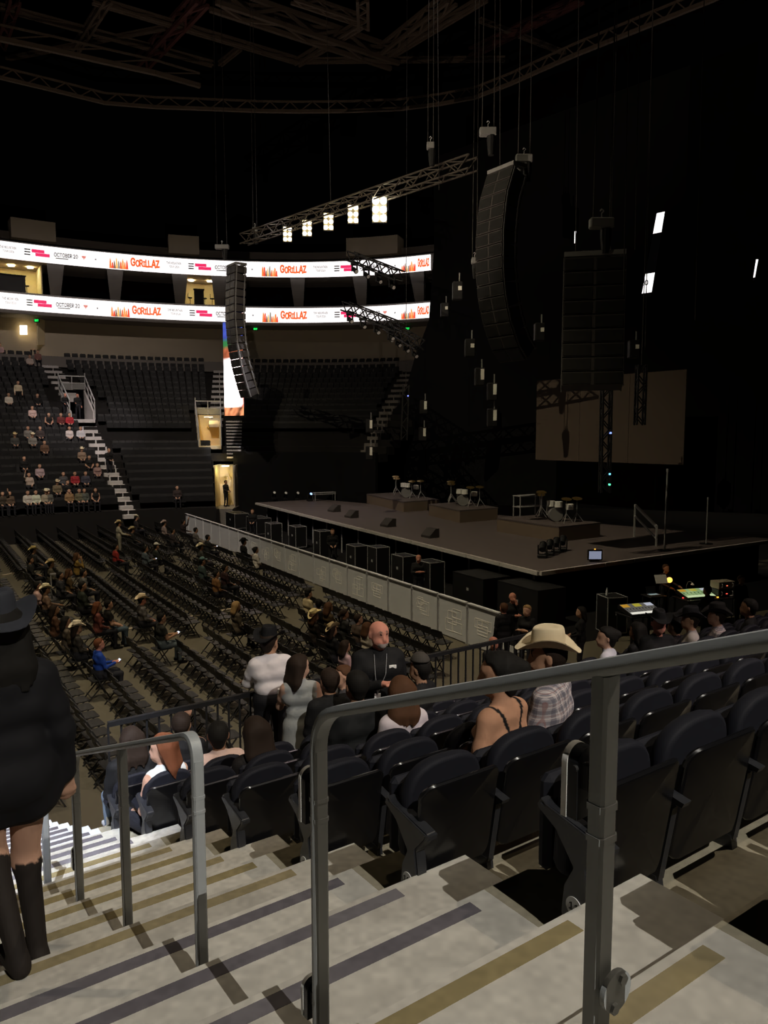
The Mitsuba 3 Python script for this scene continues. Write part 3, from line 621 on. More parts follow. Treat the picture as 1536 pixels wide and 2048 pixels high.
part(stage, 'skirt', prism([SB_ + sd * .7 + sf * .7, SA_ + sd * .7, SD_, SC_ + sf * .7], 0, DZ - .11), 'm_cloth', label='black cloth skirt')
for i in range(15):
    a = SB_ + (SA_ - SB_) * (i + .3) / 15 + sd * .25
    part(stage, 'leg', beam([a[0], a[1], 0], [a[0], a[1], DZ - .1], .06), 'm_steel')
struct('floor_pit', prism([BN - bn * .1, BF - bn * .1, SA_ + sd * .5, SB_ + sd * 13, BN + sd * 24 - bn * .1 + np.array([4, 0, 0])], 0, .012), 'm_cloth', label='black floor cloth of the pit')
# risers
RIS = []
for i, (a, b, h, lab) in enumerate((((733, 1006), (807, 1024), .58, 'left'), ((857, 1031), (919, 1046), .62, 'middle'), ((993, 1063), (1117, 1084), .62, 'right'))):
    p, q = U(*a, DZ), U(*b, DZ); dv = np.array([VX, VY, 0])
    t = thing('stage_riser', f'brown fronted drum riser, {lab} of the three on the stage', 'riser')
    part(t, 'platform', prism([p, q, q + dv * 2.6, p + dv * 2.6], DZ + h - .06, DZ + h), 'm_deck'); part(t, 'body', prism([p + dv * .02, q + dv * .02, q + dv * 2.55, p + dv * 2.55], DZ, DZ + h - .06), 'm_maroon2' if 0 else 'm_roof')
    RIS.append((p, q, h))
def drum(r, h, tilt=0.0): return mv(cat([cyl(r, h, 18), cyl(r * 1.05, .03, 18), cyl(r * 1.05, .03, 18, h - .03)]), rx=tilt)
DR = {'bass': P(mv(drum(.28, .42), (0, .21, .30), rx=math.pi / 2), 'm_grey', 40), 'tom': P(drum(.16, .24), 'm_white', 40), 'floor_tom': P(drum(.21, .40), 'm_grey', 40), 'cymbal': P(mv(lathe([(.0001, .03), (.05, .028), (.22, .0), (.22, -.004), (.0001, .0)], 20), rx=.25), 'm_brass', 40),
      'stand': P(cat([tube([(0, 0, .25), (0, 0, 1.0)], .014, 6)] + [tube([(0, 0, .4), (.3 * math.cos(a), .3 * math.sin(a), 0)], .012, 5) for a in (0, 2.1, 4.2)]), 'm_steel', 30),
      'throne': P(cat([mv(cyl(.17, .09, 16), (0, 0, .46)), tube([(0, 0, .2), (0, 0, .46)], .02, 6)] + [tube([(0, 0, .25), (.25 * math.cos(a), .25 * math.sin(a), 0)], .012, 5) for a in (0, 2.1, 4.2)]), 'm_black', 30)}
mat('m_brass', (.55, .38, .14), .3, .5, .9)
DR['cymbal'] = P(mv(lathe([(.0001, .03), (.05, .028), (.22, .0), (.22, -.004), (.0001, .0)], 20), rx=.25), 'm_brass', 40)
def kit(o, lab, rz=0.0):
    t = thing('drum_kit', lab, 'drum kit')
    def at(x, y, z=0.0): c, s = math.cos(SROT + rz), math.sin(SROT + rz); return T().translate([float(o[0] + c * x - s * y), float(o[1] + s * x + c * y), float(o[2] + z)])
    part(t, 'bass_drum', DR['bass'], M=at(0, 0)); 
    for x, y, z in ((-.22, .05, .62), (.22, .05, .62)): part(t, 'tom', DR['tom'], M=at(x, y, z))
    part(t, 'snare', DR['tom'], M=at(-.4, -.45, .5)); part(t, 'floor_tom', DR['floor_tom'], M=at(.55, -.35, .2))
    for x, y, z in ((-.7, .1, 0), (.75, .15, .1), (-.75, -.5, -.15), (.3, .55, .25)):
        part(t, 'cymbal_stand', DR['stand'], M=at(x, y, max(z, 0))); part(t, 'cymbal', DR['cymbal'], M=at(x, y, 1.0 + max(z, 0)))
    part(t, 'throne', DR['throne'], M=at(.05, -.9))
for (p, q, h), lab, f in zip(RIS, ('drum kit with pale toms on the left riser', 'drum kit on the middle riser', 'percussion kit with brass cymbals on the right riser'), (.62, .5, .62)):
    kit(p + (q - p) * f + np.array([VX, VY, 0]) * 1.3 + up * h, lab, math.pi / 2)
# small gear on the stage
def gear_rack(p, w, d, h, lab, rz=SROT, shelf=2):
    t = thing('keyboard_stand', lab, 'stand')
    for z in np.linspace(.45, h, shelf): part(t, 'shelf', mv(rbox(-w / 2, w / 2, -d / 2, d / 2, z - .05, z, .01), p, rz), 'm_steel')
    for x in (-w / 2 + .04, w / 2 - .04):
        for y in (-d / 2 + .04, d / 2 - .04): part(t, 'leg', mv(box(x - .02, x + .02, y - .02, y + .02, 0, h), p, rz), 'm_steel')
gear_rack(U(1040, 1032, DZ + .6) + np.array([VX, VY, 0]) * .5, 1.5, .5, .95, 'pale two tier keyboard stand at the back of the right riser')
gear_rack(U(648, 1001, DZ), 1.6, .4, .55, 'low metal bench at the far left of the stage', SROT)
def wedge(p, rz, lab):
    m = hull([(x, y, z) for x in (-.3, .3) for y, z in ((-.25, 0), (.25, 0), (-.25, .1), (.05, .38), (.25, .38))])
    solid('stage_wedge', mv(m, p, rz), 'm_speaker', lab, 'speaker', 'floor monitor speakers on the stage edge')
for i, px in enumerate(((656, 1024), (690, 1036), (762, 1054), (845, 1076))):
    wedge(U(*px, DZ) + sd * .4, SROT - math.pi / 2, f'small black floor speaker at the stage edge, {ordinal(i)} from the far end')
fixt_body = cat([rbox(-.16, .16, -.16, .16, 0, .12, .02), box(-.17, -.13, -.05, .05, .12, .45), box(.13, .17, -.05, .05, .12, .45)])
fixt_head = cat([mv(cat([cyl(.11, .34, 14), cyl(.125, .05, 14, .29)]), (0, .12, .30), rx=1.0)])
PM = {'yoke': P(fixt_body, 'm_black'), 'head': P(fixt_head, 'm_black', 40), 'lens': P(mv(cyl(.09, .01, 14), (0, .12 - .345 * math.sin(1.0), .30 + .345 * math.cos(1.0)), rx=1.0), 'm_white')}
def moving_light(p, rz, lab, up_=1, group=None, lit=None):
    t = thing('moving_light', lab, 'stage light', group)
    M = T().translate(list(map(float, p))).rotate([0, 0, 1], math.degrees(rz)).scale([1, 1, up_])
    for n in ('yoke', 'head', 'lens'):
        part(t, n, PM[n] if n != 'lens' or not lit else {**PM[n], 'emitter': glow(lit)}, M=M)
for i, px in enumerate(((533, 1000), (556, 1001), (580, 1001), (606, 1003))):
    moving_light(U(*px, DZ) + sd * .5, SROT, f'black moving head light at the far corner of the stage, {ordinal(i)} from the left', 1, 'lights at the far stage corner', (.5, .9, 2.5) if i == 3 else None)
for i, px in enumerate(((1096, 1118), (1110, 1113), (1123, 1108), (1136, 1104))):
    moving_light(U(*px, DZ) + sf * .3, SROT + 2.2, f'moving head light with a pale lens at the near stage corner, {ordinal(i)} from the left', 1, 'lights at the near stage corner', (1.2, 1.3, 1.6))
t = thing('stage_monitor', 'small bluish glowing screen at the near corner of the stage', 'monitor')
p = U(1190, 1124, DZ); part(t, 'housing', mv(rbox(-.25, .25, 0, .1, .05, .42, .015), p), 'm_black'); part(t, 'screen', mv(box(-.21, .21, -.012, 0, .10, .37), p), 'm_ink', emitter=glow((.20, .22, .30)), label='glowing screen'); part(t, 'foot', mv(box(-.15, .15, 0, .2, 0, .05), p), 'm_black')
part(t, 'lamp', mv(cyl(.025, .03, 10), p + np.array([0, .05, .42])), 'm_ink', emitter=glow((4, .9, .1)), label='orange lamp')
for (a, z1, r, lab) in (((707, 992), 6.3, .05, 'tall thin pale pole at the back left of the stage'), ((1329, 1101), 4.6, .05, 'pale upright pole at the near side of the stage'), ((1412, 1088), 3.4, .035, 'thin pole farther right along the stage side')):
    p = U(*a, DZ); t = thing('upright_pole', lab, 'pole'); part(t, 'shaft', tube([p, [p[0], p[1], z1]], r * .7, 8), 'm_steel', 30); part(t, 'base', mv(cyl(.25, .03, 16), p), 'm_black'); part(t, 'top_clamp', mv(cyl(r, .12, 8), [p[0], p[1], z1 - .12]), 'm_steel')
# ramp rail at the side of the stage
t = thing('ramp_rail', 'pale slanting rail of the ramp at the right of the stage', 'railing')
a, b = U(1268, 1074, DZ), U(1312, 1092, DZ); part(t, 'hand_rail', beam(a + up * 1.35, b + up * .75, .09), 'm_steel'); part(t, 'lower_rail', beam(a + up * .9, b + up * .3, .06), 'm_steel')
for q, h in ((0, 1.35), (1, .75)): part(t, 'post', beam(a + (b - a) * q, a + (b - a) * q + up * h, .06), 'm_steel')
# the projection screen and the black drapes behind the stage
def PV(px, py, v):                                         # the ray met by the upright plane v = const
    d = ray(px, py); t = v / (d[0] * VX + d[1] * VY); return d * t + np.array([0, 0, EYE])
scr = thing('backdrop_screen', 'large blank brownish screen hanging behind the stage at right', 'screen')
c = [PV(x, y, 30.4) for x, y in ((1071, 916), (1366, 934), (1375, 744), (1074, 757))]
z0, z1 = (c[0][2] + c[1][2]) / 2, (c[2][2] + c[3][2]) / 2; l, r_ = (c[0] + c[3]) / 2, (c[1] + c[2]) / 2
mat('m_screen', (.105, .078, .062), .8)
for i in range(3):
    a, b = l + (r_ - l) * i / 3, l + (r_ - l) * (i + .994) / 3
    part(scr, 'panel', quad([*a[:2], z0], [*b[:2], z0], [*b[:2], z1], [*a[:2], z1], .06), 'm_screen')
def drape(name, pts, lab, v, holes=(), m='m_cloth'):
    o = PV(*pts[0], v); f = lambda x, y: (lambda p: ((p - o) @ np.array([-UX, -UY, 0]), p[2]))(PV(x, y, v))
    poly = Polygon([f(*p) for p in pts], [[f(*p) for p in h] for h in holes])
    return solid(name, basis(extr(poly, .08), [o[0], o[1], 0], (-UX, -UY, 0), (0, 0, 1), (VX, VY, 0)), m, lab, 'curtain')
drape('stage_curtain', [(868, 500), (858, 640), (828, 720), (806, 800), (760, 850), (700, 930), (700, 1000), (1900, 1040), (1900, -75), (1536, 75), (1200, 195), (868, 315)], 'huge black curtain closing off the arena behind the stage', 33.0,
      [[(1312, 422), (1330, 422), (1302, 594), (1280, 594)], [(1147, 462), (1153, 462), (1150, 487), (1146, 487)], [(1510, 518), (1517, 518), (1509, 561), (1503, 561)]])
struct('wall_corner', strip(s_of(468), SBB + 2, OFF0 - RUN2 * 7 + .5, 0, Z0 + RISE2 * 7 + .1, .3), 'm_cloth', label='black draped wall under the corner stand')
# the ribbon boards seen through the gaps of the curtain
def s_at(px, z, lo):
    m = RS > lo; x = 768 + FOC * RP[m, 0] / (RP[m, 1] * CP - (z - EYE) * SP); return float(np.interp(px, x, RS[m]))
for z, w, px, lab in ((RZ1, 'OCTOBER 20', 1268, 'lower'), (RZ2, 'OCTOBER 20', 1270, 'upper')):
    lo = s_of(860)
    b = solid('ribbon_board', strip(s_at(1120, z, lo), s_at(1560, z, lo), .06, z, z + RH, .25, 40), 'm_white', f'sliver of the {lab} ribbon board glimpsed through a curtain gap', 'LED board', emitter=glow((1.25, 1.17, 1.15)))
    lettering(b, s_at(px - 46, z, lo) if lab == 'lower' else s_at(px - 38, z, lo), z, .45, w, .30, (.02, .02, .02), 2.6)
# ------------------------------------------------------------------ lit screen beyond the far speaker hang, with the flames of its picture
SV = (PV(470, 800, 31.0)); 
g = [(i, j) for j in range(25) for i in range(9)]
yS = 50.5; pl, pr_ = D(449, 830, yS), D(488, 830, yS - 1.2)
zb, zt_ = D(460, 832, yS)[2], D(448, 645, yS)[2]
vv, cc = [], []
q = random.Random(3)
for i, j in g:
    a = pl + (pr_ - pl) * i / 8; h = j / 24
    vv.append([a[0], a[1], zb + (zt_ - zb) * h])
    k = 1 - abs(i / 8 - .45) * 1.2
    if h < .12: col = np.array([1.0, .35, .15]) * q.uniform(.02, 1.6)
    elif h < .62: col = np.array([6, 4.8, 4.6]) * max(k, .15) * q.uniform(.7, 1.2) if k > .45 else np.array([1.6, .35, .25]) * q.uniform(.5, 1.2)
    elif h < .72: col = np.array([.5, .12, .05]) * q.uniform(.4, 1.4)
    elif h < .82: col = np.array([.03, .22, .06])
    else: col = np.array([.06, .10, .55]) * q.uniform(.6, 1.2)
    cc.append(col)
ff = tri([[j * 9 + i, j * 9 + i + 1, (j + 1) * 9 + i + 1, (j + 1) * 9 + i] for j in range(24) for i in range(8)])
t = thing('video_screen', 'blazing white and orange video screen behind the far speaker hang', 'screen')
part(t, 'picture', (np.array(vv), ff), 'm_ink', True, color=np.array(cc), emitter={'type': 'area', 'radiance': {'type': 'mesh_attribute', 'name': 'vertex_color'}, 'sampling_weight': .3}, label='glowing picture')
part(t, 'frame', quad([pl[0], pl[1] + .1, zb - .1], [pr_[0], pr_[1] + .1, zb - .1], [pr_[0], pr_[1] + .1, zt_], [pl[0], pl[1] + .1, zt_], .1), 'm_black')
# ------------------------------------------------------------------ speaker hangs
def hang(lab, pts, w, d, yaw, depth, n, cat_='speaker array', m='m_speaker'):
    """A line array along the profile pts (pixels of its front edge, top to bottom) at the given distance; the front looks towards yaw."""
    t = thing('speaker_hang', lab, cat_)
    fx, fy = math.sin(yaw), math.cos(yaw)                   # front direction
    P3 = np.array([D(x, y, depth) for x, y in pts]); zz = np.linspace(P3[0, 2], P3[-1, 2], n + 1)
    if True:                                                # the profile lies in the upright plane of the front direction
        dl = (P3[:, 0] - P3[0, 0]) / (fx * 1.0)
        back = np.interp(-zz, -P3[:, 2], dl)
    o = P3[0]; C = np.array([[o[0] + fx * b, o[1] + fy * b, z] for b, z in zip(back, zz)])
    gx, gy = -fy, fx
    for i in range(n):
        a, b = C[i], C[i + 1]; dn = (b - a); h = np.linalg.norm(dn); ez = -dn / h; ex = np.array([gx, gy, 0]); ey = np.cross(ez, ex); ey = ey if ey @ [fx, fy, 0] > 0 else -ey
        body = hull([(x, y, z) for x in (-w / 2, w / 2) for y, k in ((0, h * .46), (-d, h * .36)) for z in (-k, k)])
        mid = (a + b) / 2
        k = part(t, 'speaker_box', basis(body, mid, ex, ey, ez), m)
        part(k, 'grille', basis(cat([box(-w * .48, -w * .03, 0, .012, -h * .38, h * .38), box(w * .03, w * .48, 0, .012, -h * .38, h * .38)]), mid, ex, ey, ez), 'm_chair')
        for s in (-1, 1):
            for q in (.08, .82): part(k, 'rigging_bar', basis(box(s * w / 2 - .012, s * w / 2 + .012, -d * q - .06, -d * q, -h * .5, h * .5), mid, ex, ey, ez), 'm_grey')
    top = C[0]; ex = np.array([gx, gy, 0]); ey = np.array([fx, fy, 0])
    part(t, 'bumper_frame', basis(cat([box(-w / 2, w / 2, -d, -d + .1, .02, .14), box(-w / 2, w / 2, -.1, 0, .02, .14), box(-w / 2, -w / 2 + .1, -d, 0, .02, .14), box(w / 2 - .1, w / 2, -d, 0, .02, .14)]), top, ex, ey, (0, 0, 1)), 'm_grey')
    return C[0] - np.array([fx, fy, 0]) * d / 2
AV = math.atan2(-VX, -VY)                                   # facing the audience
h1 = hang('tall curved hang of black speaker boxes right of the bright lamp', [(1000, 340), (982, 400), (975, 470), (974, 540), (980, 600), (992, 650), (1010, 695), (1030, 722)], 1.25, .72, AV, 26.5, 15)
h2 = hang('far curved hang of black speaker boxes in front of the ribbon boards', [(462, 532), (460, 590), (460, 640), (464, 690), (472, 735), (482, 775), (488, 795)], 1.25, .72, AV, 46.5, 17)
h3 = hang('broad dark block of hung speakers nearest the camera, right of the stage', [(1190, 512), (1186, 640), (1178, 772)], 1.52, .9, math.radians(193), 20.0, 9)
mat('m_lamp', (.9, .8, .5), .5)
# ------------------------------------------------------------------ trusses, lamps, motors, cables
def truss(name, lab, a, b, w, m, cat_='truss', nb=None, r=.03):
    t = thing(name, lab, cat_); a, b = np.asarray(a, float), np.asarray(b, float); x, y, d = frame(b - a); L = np.linalg.norm(b - a)
    for i in (-1, 1):
        for j in (-1, 1): part(t, 'chord', beam(a + (x * i + y * j) * w / 2, b + (x * i + y * j) * w / 2, r * 2), m)
    nb = nb or max(3, int(L / w / 1.2)); ms = []
    for k in range(nb):
        p, q = a + (b - a) * k / nb, a + (b - a) * (k + 1) / nb
        for e, f, s in ((x, y, 1), (x, y, -1), (y, x, 1), (y, x, -1)):
            u0, u1 = (-1, 1) if k % 2 else (1, -1)
            ms.append(beam(p + (e * s + f * u0) * w / 2, q + (e * s + f * u1) * w / 2, r * 1.3))
    key = part(t, 'lacing', cat(ms), m); labels[key] = {'kind': 'stuff'}
    return t
t0, t1 = U(488, 479, 16.2), U(946, 325, 16.2)
truss('lighting_truss', 'long lighting truss carrying the five bright lamps above the stage front', t0, t1, .5, 'm_truss')
def blinder(px, py, s, lab, L):
    q0 = min(np.linspace(0, 1, 400), key=lambda q: abs(768 + FOC * (t0 + (t1 - t0) * q)[0] / ((t0 + (t1 - t0) * q)[1] * CP - (16.2 - EYE) * SP) - px)); p = t0 + (t1 - t0) * q0 - up * .52 * s
    t = thing('blinder_lamp', lab, 'stage lamp', 'bright lamps on the truss')
    f = -p + np.array([0, 0, EYE - 2]); f[2] = f[2] * .6; f /= np.linalg.norm(f); ex = np.cross(f, up); ex /= np.linalg.norm(ex); ez = np.cross(ex, f)
    part(t, 'housing', basis(rbox(-.27 * s, .27 * s, -.45 * s, .45 * s, -.2, 0, .02), p, ex, ez, f), 'm_black')
    part(t, 'bracket', basis(cat([box(-.31 * s, -.28 * s, -.03, .5 * s, -.12, -.06), box(.28 * s, .31 * s, -.03, .5 * s, -.12, -.06), box(-.31 * s, .31 * s, .5 * s, .53 * s, -.12, -.06)]), p, ex, ez, f), 'm_black')
    part(t, 'reflector', basis(rbox(-.25 * s, .25 * s, -.42 * s, .42 * s, 0, .012, .005), p, ex, ez, f), 'm_lamp', emitter=glow((L[0] * .14, L[1] * .12, L[2] * .08), .01), label='warm glowing reflector')
    for i in (-1, 1):
        for j in (-1, 0, 1):
            part(t, 'bulb', basis(mv(lathe([(.0001, .05), (.07, .045), (.115, .02), (.125, 0), (.0001, 0)], 14), s=s), p + ex * i * .135 * s + ez * j * .28 * s, ex, ez, f), 'm_lamp', True, emitter=glow(L, .02), label='glowing bulb')
for i, (px, py) in enumerate(((575, 469), (614, 452), (657, 437), (706, 418))):
    blinder(px, py, .85 + .03 * i, f'glowing six bulb lamp on the truss, {ordinal(i)} from the left', (13, 10.5, 5.5))
blinder(759, 399, 1.25, 'brightest and largest lamp on the truss nearest the tall speaker hang', (40, 36, 24))
def fly(px, py, z, n, lab, x=0): pass
for i, ((a, b, z), lab) in enumerate(((((700, 512), (800, 552), 18.4), 'upper dark truss crossing the top ribbon board'), (((690, 612), (800, 655), 14.2), 'lower dark truss crossing the bottom ribbon board'), (((775, 650), (840, 690), 13.0), 'small dark truss below the ribbon boards, beside the curtain'))):
    p, q = D(*a, 42), D(*b, 38); truss('rigging_truss', lab, p, q, .45, 'm_black')
    for j in range(4): moving_light(p + (q - p) * (.1 + .25 * j) - up * .25, SROT, f'dark moving light under the {("upper", "lower", "smallest")[i]} dark truss by the ribbon boards, {ordinal(j)} from the left', -1, 'lights under the ' + lab)
def motor(px, py, y, ztop, lab, w=.28, r=.014):
    p = D(px, py, y); t = thing('chain_hoist', lab, 'hoist')
    part(t, 'motor', mv(rbox(-w, w, -.13, .13, -.13, .13, .03), p), 'm_grey'); part(t, 'chain_bag', mv(lathe([(.0001, -.75), (.1, -.74), (.15, -.3), (.15, -.14), (.0001, -.14)], 10), p + np.array([w * .4, 0, 0])), 'm_black', 30)
    part(t, 'hook', mv(tube([(0, 0, .13), (0, 0, .25), (.05, 0, .30), (0, 0, .36), (-.04, 0, .3)], .018, 6), p), 'm_steel')
    for dx in (-w * .7, w * .7): part(t, 'chain', tube([p + np.array([dx, 0, .13]), [p[0] + dx * .6, p[1], ztop]], r, 5), 'm_cable')
mat('m_cable', (.06, .055, .05), .5)
motor(976, 264, 26.5, 36, 'chain hoist above the tall curved speaker hang, left of its pair'); motor(1048, 318, 26.5, 36, 'dark chain hoist just over the top of the tall speaker hang')
motor(1203, 447, 20, 34, 'chain hoist with pale ends over the broad speaker block', .30, .018); motor(861, 292, 31, 36, 'small chain hoist above the right end of the lamp truss', .15)
motor(444, 494, 46, 36, 'chain hoist over the far speaker hang', .4); motor(510, 460, 44, 36, 'chain hoist at the left end of the lamp truss', .15); motor(949, 522, 33, 36, 'small pale hoist left of the tall speaker hang', .13)
for i, (px, y, py) in enumerate(((1247, 19, 590), (1270, 21, 500), (1390, 24, 640), (1150, 27, 600), (1000, 24.5, 330), (878, 34, 380), (662, 40, 430), (1290, 30, 700))):
    a = D(px, py, y); solid('hanging_cable', tube([a, [a[0] - .3, a[1], 36]], .012, 5), 'm_cable', f'thin cable hanging from the roof, {ordinal(i)} of those over the stage', 'cable', 'cables over the stage')
for i, (px, py) in enumerate(((742, 848), (742, 902), (851, 810), (849, 864), (990, 778), (990, 830), (965, 748), (945, 690), (920, 575), (893, 615), (1085, 658), (1235, 728), (1275, 692))):
    p = D(px, py, 40 if px < 900 else 31); t = thing('hung_light', f'dark hanging stage light with a pale label, {ordinal(i)} from the left', 'stage light', 'hanging lights in the dark rig')
    part(t, 'body', mv(rbox(-.28, .12, .02, .4, -.45, .25, .03), p), 'm_black'); part(t, 'tag', mv(box(-.07, .07, 0, .015, -.22 if px < 1000 and py > 700 else -.1, .2 if px < 1000 and py > 700 else .06), p), 'm_tag', label='pale label')
    part(t, 'clamp', mv(tube([(0, .2, .25), (0, .2, .6)], .03, 6), p), 'm_grey')
mat('m_tag', (.75, .75, .68), .6)
t = thing('light_tower', 'slim black lighting tower at the back left of the stage', 'tower')
for px in (707, 735):
    p = U(px, 992, DZ); part(t, 'upright', beam(p, [p[0], p[1], 6.4], .12), 'm_black')
for z in np.linspace(2, 6.3, 6): a, b = U(707, 992, DZ), U(735, 992, DZ); part(t, 'rung', beam([a[0], a[1], z], [b[0], b[1], z], .08), 'm_black')
# vertical dark lighting ladders in front of the screen
for i, (px, y0, y1, y) in enumerate(((1213, 775, 985, 27), (1283, 730, 850, 29), (812, 770, 880, 40))):
    a, b = D(px, y0, y), D(px - 4, y1, y)
    truss('light_ladder', ('black cable ladder hanging before the blank screen', 'shorter dark ladder at the right of the blank screen', 'dark ladder near the left curtain edge')[i], a, b, .30, 'm_black')
    key = [k for k in labels if k.startswith('light_ladder') and '__' not in k][-1]; part(key, 'suspension_cable', tube([a, [a[0], a[1], 36]], .012, 5), 'm_cable')
    for q, c in (((.43, (.4, .6, 2.5)), (.82, (.3, 1.2, 2.5)), (.92, (.2, 2, .8))) if i == 0 else ((.2, (.4, .5, 2.5)),) if i == 2 else ()):
        part(key, 'indicator_light', mv(rbox(-.035, .035, -.035, .035, -.035, .035, .01), a + (b - a) * q + np.array([.12, -.17, 0])), 'm_ink', emitter=glow(c), label='tiny glowing light')
# ------------------------------------------------------------------ cases in the pit, consoles
def case(o, w, d, h, rz, lab, wheels=True, open_=False, cat_='flight case', name='flight_case', edge='m_steel'):
    t = thing(name, lab, cat_); z0 = .1 if wheels else 0
    part(t, 'body', mv(rbox(-w / 2, w / 2, -d / 2, d / 2, z0, h, .01), o, rz), 'm_black')
    e = .012; P_ = []
    for x in (-w / 2, w / 2):
        for y in (-d / 2, d / 2): P_.append(box(x - e, x + e, y - e, y + e, z0, h + e))
    for z in (z0, h):
        for x in (-w / 2, w / 2): P_.append(box(x - e, x + e, -d / 2, d / 2, z - e, z + e))
        for y in (-d / 2, d / 2): P_.append(box(-w / 2, w / 2, y - e, y + e, z - e, z + e))
    for m in P_: part(t, 'edge_strip', mv(m, o, rz), edge)
    part(t, 'latch', mv(rbox(-.06, .06, -d / 2 - .015, -d / 2, h * .55, h * .55 + .1, .004), o, rz), 'm_steel')
    if wheels:
        for x in (-w / 2 + .1, w / 2 - .1):
            for y in (-d / 2 + .1, d / 2 - .1): part(t, 'caster', mv(mv(cyl(.05, .03, 10), (0, .015, .05), rx=math.pi / 2), np.asarray(o) + np.array(mv((np.array([[x, y, 0]]), 0), rz=rz)[0][0])), 'm_black', 30)
    return t
for i, (px, py, w, h) in enumerate(((547, 1046, .8, 1.3), (595, 1052, .9, 1.15), (645, 1061, .7, 1.35), (714, 1090, .8, 1.2), (757, 1093, .75, 1.35), (808, 1110, .85, 1.2), (862, 1122, .8, 1.45))):
    p = U(px, py, h); p[2] = 0
    case(p, w, .6, h, rot + math.pi, f'black flight case with metal edges behind the barrier, {ordinal(i)} from the left')
for i, (px, py, w, d, h) in enumerate(((962, 1148, 1.7, 1.1, 1.15), (1062, 1168, 1.9, 1.1, 1.2))):
    p = U(px, py, h); p[2] = 0
    case(p, w, d, h, rot + math.pi, f'low wide black subwoofer under the stage corner, {("left", "right")[i]} of the pair', False, cat_='speaker', name='subwoofer', edge='m_black')
for i, (px, py) in enumerate(((474, 1022), (517, 1031))):
    p = U(px, py, 1.1); p[2] = 0; case(p, 1.7, .9, 1.0, rot + math.pi, f'long black case with a grey lid by the far end of the barrier, {("left", "right")[i]}', True, edge='m_grey')
DK = U(1222, 1268, 0)
case(DK, .62, .62, 1.15, .25, 'tall black flight case with bright edges left of the lit mixing desk')
solid('water_bottle', mv(lathe([(.0001, 0), (.033, 0), (.033, .15), (.012, .19), (.012, .22), (.0001, .22)], 12), DK + np.array([-.16, 0, 1.16])), 'm_bottle', 'clear water bottle standing on the tall flight case', 'bottle', smooth=40)
mat('m_bottle', (.75, .8, .85), .1, .6)
def console(o, w, d, z, rz, lab, surf, chan, tilt=.28):
    t = thing('mixing_desk', lab, 'mixing desk')
    f = lambda m: mv(mv(m, rx=tilt), np.asarray(o) + [0, 0, z], rz)
    part(t, 'body', f(hull([(x, y, zz) for x in (-w / 2, w / 2) for y, zz in ((-d / 2, -.08), (d / 2, -.12), (-d / 2, .0), (d / 2, .0))])), 'm_black')
    part(t, 'surface', f(box(-w / 2 + .03, w / 2 - .03, -d / 2 + .03, d / 2 - .03, 0, .006)), 'm_ink', emitter=glow(surf, .05), label='softly lit control surface')
    for i in range(chan):
        x = -w / 2 + .08 + (w - .16) * i / (chan - 1)
        part(t, 'fader', f(rbox(x - .008, x + .008, -.02, .012, .006, .025, .003)), 'm_ink'); part(t, 'fader_slot', f(box(x - .004, x + .004, -d / 2 + .06, .08, .006, .008)), 'm_ink')
    part(t, 'light_strip', f(box(-w / 2 + .05, w / 2 - .05, -d / 2 + .04, -d / 2 + .15, .006, .010)), 'm_ink', emitter=glow((.75, .72, .62) if chan > 8 else (.5, .6, .35)), label='bright fader strip')
    for i in range(3):
        x = -w / 2 + .15 + (w - .3) * i / 2
        part(t, 'display', f(box(x - .12, x + .12, .11, d / 2 - .05, .006, .012)), 'm_ink', emitter=glow([(.42, .22, .02), (.35, .30, .03), (.40, .42, .48)][i]), label='lit display')
    return t
def table(o, w, d, z, rz, lab):
    global TBL
    TBL = t = thing('equipment_table', lab, 'table'); part(t, 'tabletop', mv(rbox(-w / 2, w / 2, -d / 2, d / 2, z - .04, z, .008), o, rz), 'm_black')
    for x in (-w / 2 + .06, w / 2 - .06):
        for y in (-d / 2 + .06, d / 2 - .06): part(t, 'leg', mv(box(x - .025, x + .025, y - .025, y + .025, 0, z - .04), o, rz), 'm_black')
q1 = U(1282, 1219, .95); q1[2] = 0
table(q1, 1.2, .75, .85, .35, 'black table under the left, brightly lit mixing desk'); console(q1, 1.1, .65, .98, .35, 'brightly lit mixing desk with yellow and white displays', (.09, .085, .075), 10)
q2 = U(1412, 1190, .9); q2[2] = 0
table(q2, 1.9, .8, .85, .3, 'long black table under the greenish mixing desk'); T2 = TBL; console(q2 + np.array([-.3, 0, 0]), 1.1, .6, .97, .3, 'greenish lit mixing desk beneath a gooseneck lamp', (.20, .30, .13), 8)
t = thing('laptop', 'open laptop with a pale keyboard behind the bright mixing desk', 'laptop'); p = U(1308, 1190, 1.0)
part(t, 'base', mv(rbox(-.17, .17, -.12, .12, 0, .018, .004), p, .3), 'm_steel'); part(t, 'keyboard', mv(box(-.15, .15, -.04, .1, .018, .021), p, .3), 'm_ink', emitter=glow((.20, .28, .28))); part(t, 'screen', mv(mv(rbox(-.17, .17, 0, .012, 0, .23, .004), (0, .12, .015), rx=-.3), p, .3), 'm_black')
table([p[0], p[1], 0], .6, .5, p[2] - .002, .3, 'small black table under the laptop')
t = thing('desk_lamp', 'gooseneck lamp lighting the greenish desk', 'lamp'); p = q2 + np.array([-.45, .42, .86])
part(t, 'neck', tube([p, p + [0, 0, .25], p + [.02, -.05, .38], p + [.06, -.16, .42], p + [.08, -.24, .38]], .010, 6), 'm_grey', 30); part(t, 'base', mv(cyl(.05, .03, 12), p), 'm_black'); part(t, 'shade', mv(lathe([(.02, .06), (.06, 0), (.055, 0), (.0001, .05)], 12), p + np.array([.08, -.26, .33])), 'm_white', 30)
